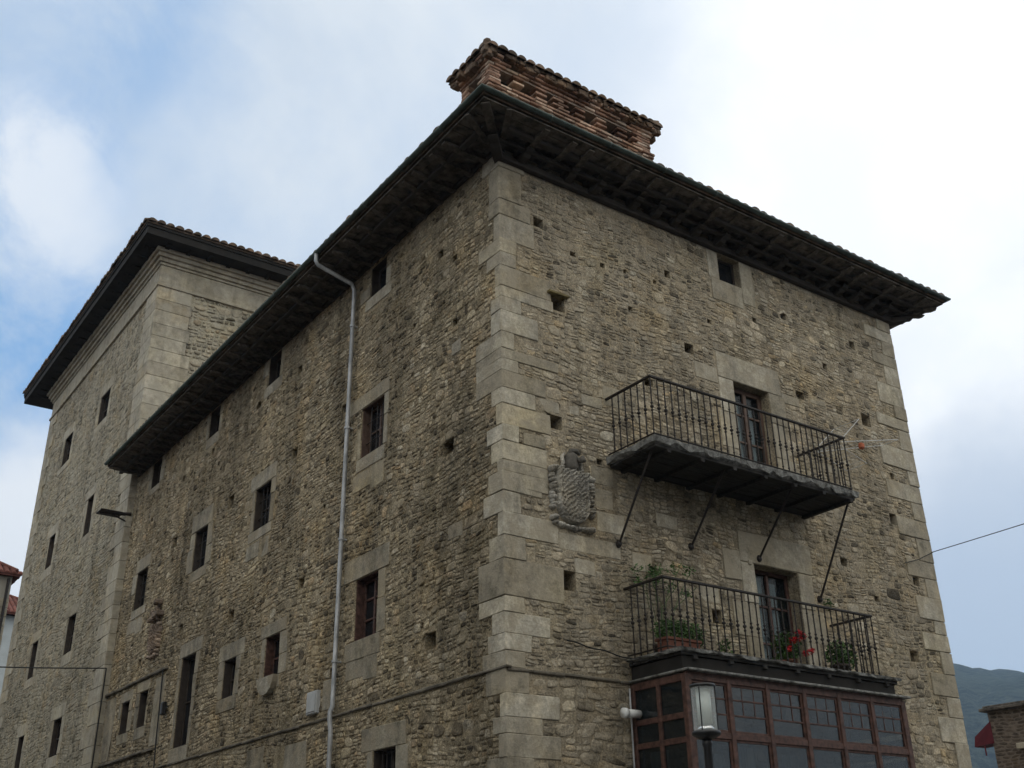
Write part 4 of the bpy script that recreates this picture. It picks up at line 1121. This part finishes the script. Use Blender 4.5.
# planter trough
g = empty('planter', (2.35, -.5, zb), 'long terracotta trough with grey green leaves at the left end of the lower balcony', 'planter')
mb = MB(); mb.cbox((2.05, -.62, zb), (2.62, -.42, zb+.19), .01, .002); mb.cbox((2.03, -.64, zb+.17), (2.64, -.40, zb+.205), .006, .001); mb.build('trough', M['terracotta'], g)
mb = MB(); leaf_cloud(mb, (2.35, -.50, zb+.32), (.42, .18, .17), 950, .065, 8, .4); leaf_cloud(mb, (2.7, -.42, zb+.28), (.2, .15, .22), 180, .07, 9); mb.build('foliage', M['leaf'], g)
# climbing plant near the wall, above the rail
g = empty('climbing_plant', (2.35, -.25, zb), 'straggly climbing plant reaching above the handrail at the left end of the lower balcony', 'plant')
pot(2.35, -.2, zb, .12, .2).build('pot', M['dark_wood'], g, True)
mb = MB(); st = MB(); q = random.Random(12)
for k in range(9):
    tx = 2.0+k*.12+q.uniform(-.1, .1); tz = 5.35+q.uniform(-.12, .38)
    st.tube([(2.35, -.2, zb+.15), ((2.35+tx)/2, -.2+q.uniform(-.1, .1), (zb+tz)/2+.2), (tx, -.22+q.uniform(-.2, .1), tz)], .005, 4)
    leaf_cloud(mb, (tx, -.2, tz-.03), (.11, .10, .09), 34, .06, 40+k)
mb.build('foliage', M['leaf'], g); st.build('stems', M['leaf'], g)
g = empty('leafy_plant', (5.5, -.5, zb), 'bright green leafy plant in a dark pot at the right end of the lower balcony', 'potted plant')
pot(5.5, -.5, zb, .13, .2).build('pot', M['dark_wood'], g, True)
mb = MB(); leaf_cloud(mb, (5.55, -.5, zb+.33), (.29, .18, .23), 760, .075, 15); mb.build('foliage', M['leaf'], g)
g = empty('pale_pot', (3.95, -.3, zb), 'small potted plant against the wall left of the lower balcony door', 'potted plant')
pot(3.5, -.22, zb, .09, .16).build('pot', M['terracotta'], g, True); mb = MB(); leaf_cloud(mb, (3.5, -.22, zb+.28), (.14, .12, .14), 130, .06, 21); mb.build('foliage', M['leaf'], g)
# wall weed below the upper balcony
mb = MB(); leaf_cloud(mb, (2.38, -.08, 5.63), (.07, .06, .12), 60, .06, 77); tag(mb.build('wall_weed', M['leaf']), 'tuft of green weed growing from the wall between the two balconies', 'weed')
mb = MB(); leaf_cloud(mb, (5.98, -.08, 5.62), (.09, .06, .12), 60, .06, 78); tag(mb.build('wall_weed', M['leaf']), 'tuft of green weed at the wall below the rightmost balcony strut', 'weed')
# drying rack hung on the right end of the upper balcony
g = empty('drying_rack', (5.9, -.5, 7.6), 'white wire clothes drying rack hung on the right end of the upper balcony', 'drying rack')
mb = MB()
wing1 = [(5.84, -.86, 8.03), (6.40, -.86, 8.52), (6.40, -.35, 8.52), (5.84, -.35, 8.03)]
wing2 = [(5.84, -.86, 8.00), (7.45, -.80, 8.42), (7.45, -.50, 8.42), (5.84, -.35, 8.00)]
wing3 = [(5.84, -.80, 7.98), (6.50, -.80, 7.80), (6.50, -.40, 7.80), (5.84, -.40, 7.98)]
for wg in (wing1, wing2, wing3):
    mb.tube(wg+[wg[0]], .006, 5)
    for k in range(1, 6):
        t = k/6; a = Vector(wg[0]).lerp(Vector(wg[1]), t); b = Vector(wg[3]).lerp(Vector(wg[2]), t); mb.tube([a, b], .003, 4)
mb.build('rack_frame', M['wire_white'], g)
mb = MB(); mb.cbox((6.39, -.84, 8.03), (6.48, -.76, 8.13), .02, .004); mb.build('peg_bag', M['peg'], g)
# ================================================================ STREET LAMP
Lp = on_ray(704, 707, 10.0); lx, ly, lz = Lp
lamp = empty('street_lamp', (lx, ly, 0), 'black post street lamp with a glass cylinder lantern standing in front of the gallery', 'street lamp')
mb = MB(); mb.lathe((lx, ly, 0), [(.13, .0), (.13, .12), (.09, .16), (.08, .9), (.055, .95), (.042, 1.0), (.038, lz-.36), (.05, lz-.33), (.045, lz-.28)], 18); mb.build('post', M['black'], lamp, True)
mb = MB(); mb.lathe((lx, ly, lz-.26), [(.05, -.03), (.13, .01), (.135, .03), (.128, .045), (.02, .05)], 26); mb.build('lantern_base', M['black'], lamp, True)
mb = MB(); mb.lathe((lx, ly, lz+.175), [(.118, 0), (.122, .012), (.118, .026), (.06, .035), (.01, .04)], 26); mb.build('lantern_top', M['black'], lamp, True)
mb = MB(); n = 26
vs = [(lx+.112*math.cos(2*math.pi*k/n), ly+.112*math.sin(2*math.pi*k/n), lz+z_) for z_ in (-.215, .175) for k in range(n)]
mb.add(vs, [(k, (k+1) % n, n+(k+1) % n, n+k) for k in range(n)]); mb.build('lantern_glass', M['lamp_glass'], lamp, True)
mb = MB(); mb.lathe((lx, ly, lz-.15), [(.066, 0), (.068, .31)], 20); mb.build('diffuser', M['frost'], lamp, True)
mb = MB(); mb.lathe((lx, ly, lz-.21), [(.088, 0), (.07, .03), (.03, .07)], 20); mb.build('reflector', M['chrome'], lamp, True)
mb = MB()
for k in range(4):
    a = 2*math.pi*k/4+.5; mb.tube([(lx+.116*math.cos(a), ly+.116*math.sin(a), lz-.225), (lx+.116*math.cos(a), ly+.116*math.sin(a), lz+.185)], .006, 5)
mb.build('lantern_rods', M['black'], lamp)
# ================================================================ NEIGHBOUR, RIGHT
nb = empty('brick_building', (24, 2, 0), 'low brown brick building with a flat eave at the lower right edge of the photo', 'building')
P0 = on_ray(987, 712, 30.); bx0, by1 = float(P0[0]), float(P0[1]); bzt = float(P0[2])
FN = Frame('side', bx0)
mb = MB(); mb.box((bx0, by1-9, 0), (bx0+8, by1, bzt)); nw = mb.build('wall', plain('brown_mortar', (.15, .12, .095), .95, .2, 8, b1=.3), nb)
V, F, T = rubble(FN, by1-9, by1, 1.0, bzt, [], (.085, .09), .09, (.2, .3), (.003, .008), 20, .0, gap=.008)
np_build('brickwork', V, F, T, stone_mat('brown_brick', [(0, (.10, .08, .065)), (1, (.20, .16, .13))], .8, (.7, 1.1), .4, .4, .2), nw)
mb = MB(); mb.cbox((bx0-.16, by1-9.2, bzt), (bx0+8.2, by1+.16, bzt+.09), .02, 0); mb.cbox((bx0-.08, by1-9.1, bzt+.09), (bx0+8.1, by1+.08, bzt+.15), .02, 0); mb.build('roof', M['timber'], nb)
mb = MB(); P1 = on_ray(1011, 751, 30.); mb.cbox((bx0-.10, by1-2.4, P1[2]-.08), (bx0+.05, by1-.7, P1[2]+.08), .02, 0); mb.build('sill', M['dressed'], nb)
mb = MB(); aw = on_ray(985, 735, 29.6); x_, y_, z_ = bx0-.02, by1-.05, aw[2]
mb.add([(x_, y_, z_+.38), (x_, y_+.55, z_+.02), (x_-.02, y_+.6, z_-.25), (x_, y_, z_-.2), (x_+.5, y_, z_+.38), (x_+.5, y_+.55, z_+.02), (x_+.5, y_+.6, z_-.25), (x_+.5, y_, z_-.2)],
       [(0, 1, 2, 3), (4, 7, 6, 5), (0, 4, 5, 1), (1, 5, 6, 2), (2, 6, 7, 3)]); mb.tube([(x_, y_+.3, z_-.2), (x_, y_+.3, z_-.5)], .02, 5); mb.build('awning', M['red_awning'], nb)
mb = MB(); mb.tube(sag((XW, 3., 3.3), (bx0, by1, aw[2]-.95), .1), .03, 5); tag(mb.build('overhead_cable', M['cable']), 'short dark cable strung between the house and the low brick building', 'cable', 'cables strung off the buildings')
# ================================================================ NEIGHBOURS, LEFT
def hip_house(name, label, x0, x1, y0, y1, ze, wall, roofm, sl=.5, ov=.5):
    h = empty(name, ((x0+x1)/2, (y0+y1)/2, 0), label, 'house')
    mb = MB(); mb.box((x0, y0, 0), (x1, y1, ze-.1)); w = mb.build('wall', wall, h)
    mb = MB(); hip_roof(mb, x0-ov, x1+ov, y0-ov, y1+ov, ze, sl, .26, .115, thick=.12); mb.build('roof', roofm, h)
    return h
P2 = on_ray(21, 574, 45.)
lh = hip_house('white_house', 'pale stone house with red tiled hip roof at the left edge of the photo', P2[0]-9, P2[0]-.25, P2[1]+.25, P2[1]+10, P2[2], M['plaster'], M['tile_red'], .62, .25)
mb = MB(); hx, hy = P2[0]-.25, P2[1]+.25
for k in range(34):
    mb.cbox((hx-.5-.3*(k % 2), hy-.02, .2+k*.38), (hx+.02, hy+.5, .2+k*.38+.37), .02, .006, random.random())
mb.build('quoins', M['dressed_t'], lh)
mb = MB(); mb.tube([(hx-.15, hy-.10, P2[2]-.2), (hx-.15, hy-.10, 0)], .06, 8); mb.build('downpipe', M['iron'], lh)
P3 = on_ray(14, 588, 60.)
lh2 = hip_house('red_roofed_house', 'blue grey house with red roof glimpsed between the white house and the tower', P3[0]-6, P3[0]+3, P3[1]+.6, P3[1]+9, P3[2]-1.3, M['plaster2'], M['tile_red'], .5, .5)
# ================================================================ ACROSS THE STREET
def row_house(x0, x1, y0, y1, h, wall, label, face):
    e = hip_house('street_house', label, x0, x1, y0, y1, h, wall, M['tile_red'], .4, .5)
    if face == 'x':
        fr = lambda u, v, d: (x1+d, u, v); lo, hi = y0, y1
    else:
        fr = lambda u, v, d: (u, y1+d, v); lo, hi = x0, x1
    for fl_ in range(int(h//2.9)):
        u = lo+1.2
        while u < hi-1.6:
            z0 = .9+fl_*2.9; mb = MB()
            for a, b, c, d in ((u-.12, u+1.12, z0-.1, z0), (u-.12, u+1.12, z0+1.4, z0+1.52), (u-.12, u, z0, z0+1.4), (u+1, u+1.12, z0, z0+1.4), (u+.46, u+.54, z0, z0+1.4)): mb.box(fr(a, c, -.02), fr(b, d, .06))
            wn = mb.build('window', M['dark_wood'], e); gp = MB(); gp.box(fr(u, z0, -.02), fr(u+1, z0+1.4, .02)); gp.build('pane', M['glass'], wn); u += 2.6
    return e
row_house(-21, -12.0, -4, 34, 10.2, M['plaster'], 'long plastered house across the street facing the side of the stone house', 'x')
row_house(-12, 16, -27, -15.5, 9.6, M['plaster'], 'plastered house across the square facing the balconies', 'y')
# ================================================================ HILL
mb = MB(); nx, ny = 220, 26; vs = []; fs = []
az0, az1 = math.atan2(.2, .98), math.atan2(.95, .92)
q = np.random.default_rng(5)
for j in range(ny+1):
    for i in range(nx+1):
        a = rad(-20)+rad(90)*i/nx; dist = 700+j*70
        base = 1.0-((j-14)/14.)**2 if j < 14 else 1.0-((j-14)/14.)**2*.5
        ridge = 253+(math.degrees(a)-32)*6+2.5*math.sin(a*41)+1.2*math.sin(a*97+1)+q.uniform(-1.5, 1.5)
        zz = ridge*max(0, base)**.8*(1+.03*math.sin(a*23+j*.7))+q.uniform(-2, 2)
        vs.append((CAM[0]+dist*math.cos(a), CAM[1]+dist*math.sin(a), max(-1, zz)-1))
for j in range(ny):
    for i in range(nx):
        a = j*(nx+1)+i; fs.append((a, a+nx+1, a+nx+2, a+1))
mb.add(vs, fs); tag(mb.build('hill', M['hill'], None, True), kind='structure')

# ================================================================ HAZE
hm = bpy.data.materials.new('haze'); hm.use_nodes = True; t = hm.node_tree; t.nodes.clear()
out = N(t, 'ShaderNodeOutputMaterial'); pv_ = N(t, 'ShaderNodeVolumePrincipled')
pv_.inputs['Color'].default_value = (.50, .72, 1.0, 1); pv_.inputs['Density'].default_value = .00026; pv_.inputs['Anisotropy'].default_value = .2
t.links.new(pv_.outputs[0], out.inputs['Volume'])
mb = MB(); mb.box((-3100, -3100, -3), (3100, 3100, 420)); hz_ = tag(mb.build('haze', hm), kind='stuff')
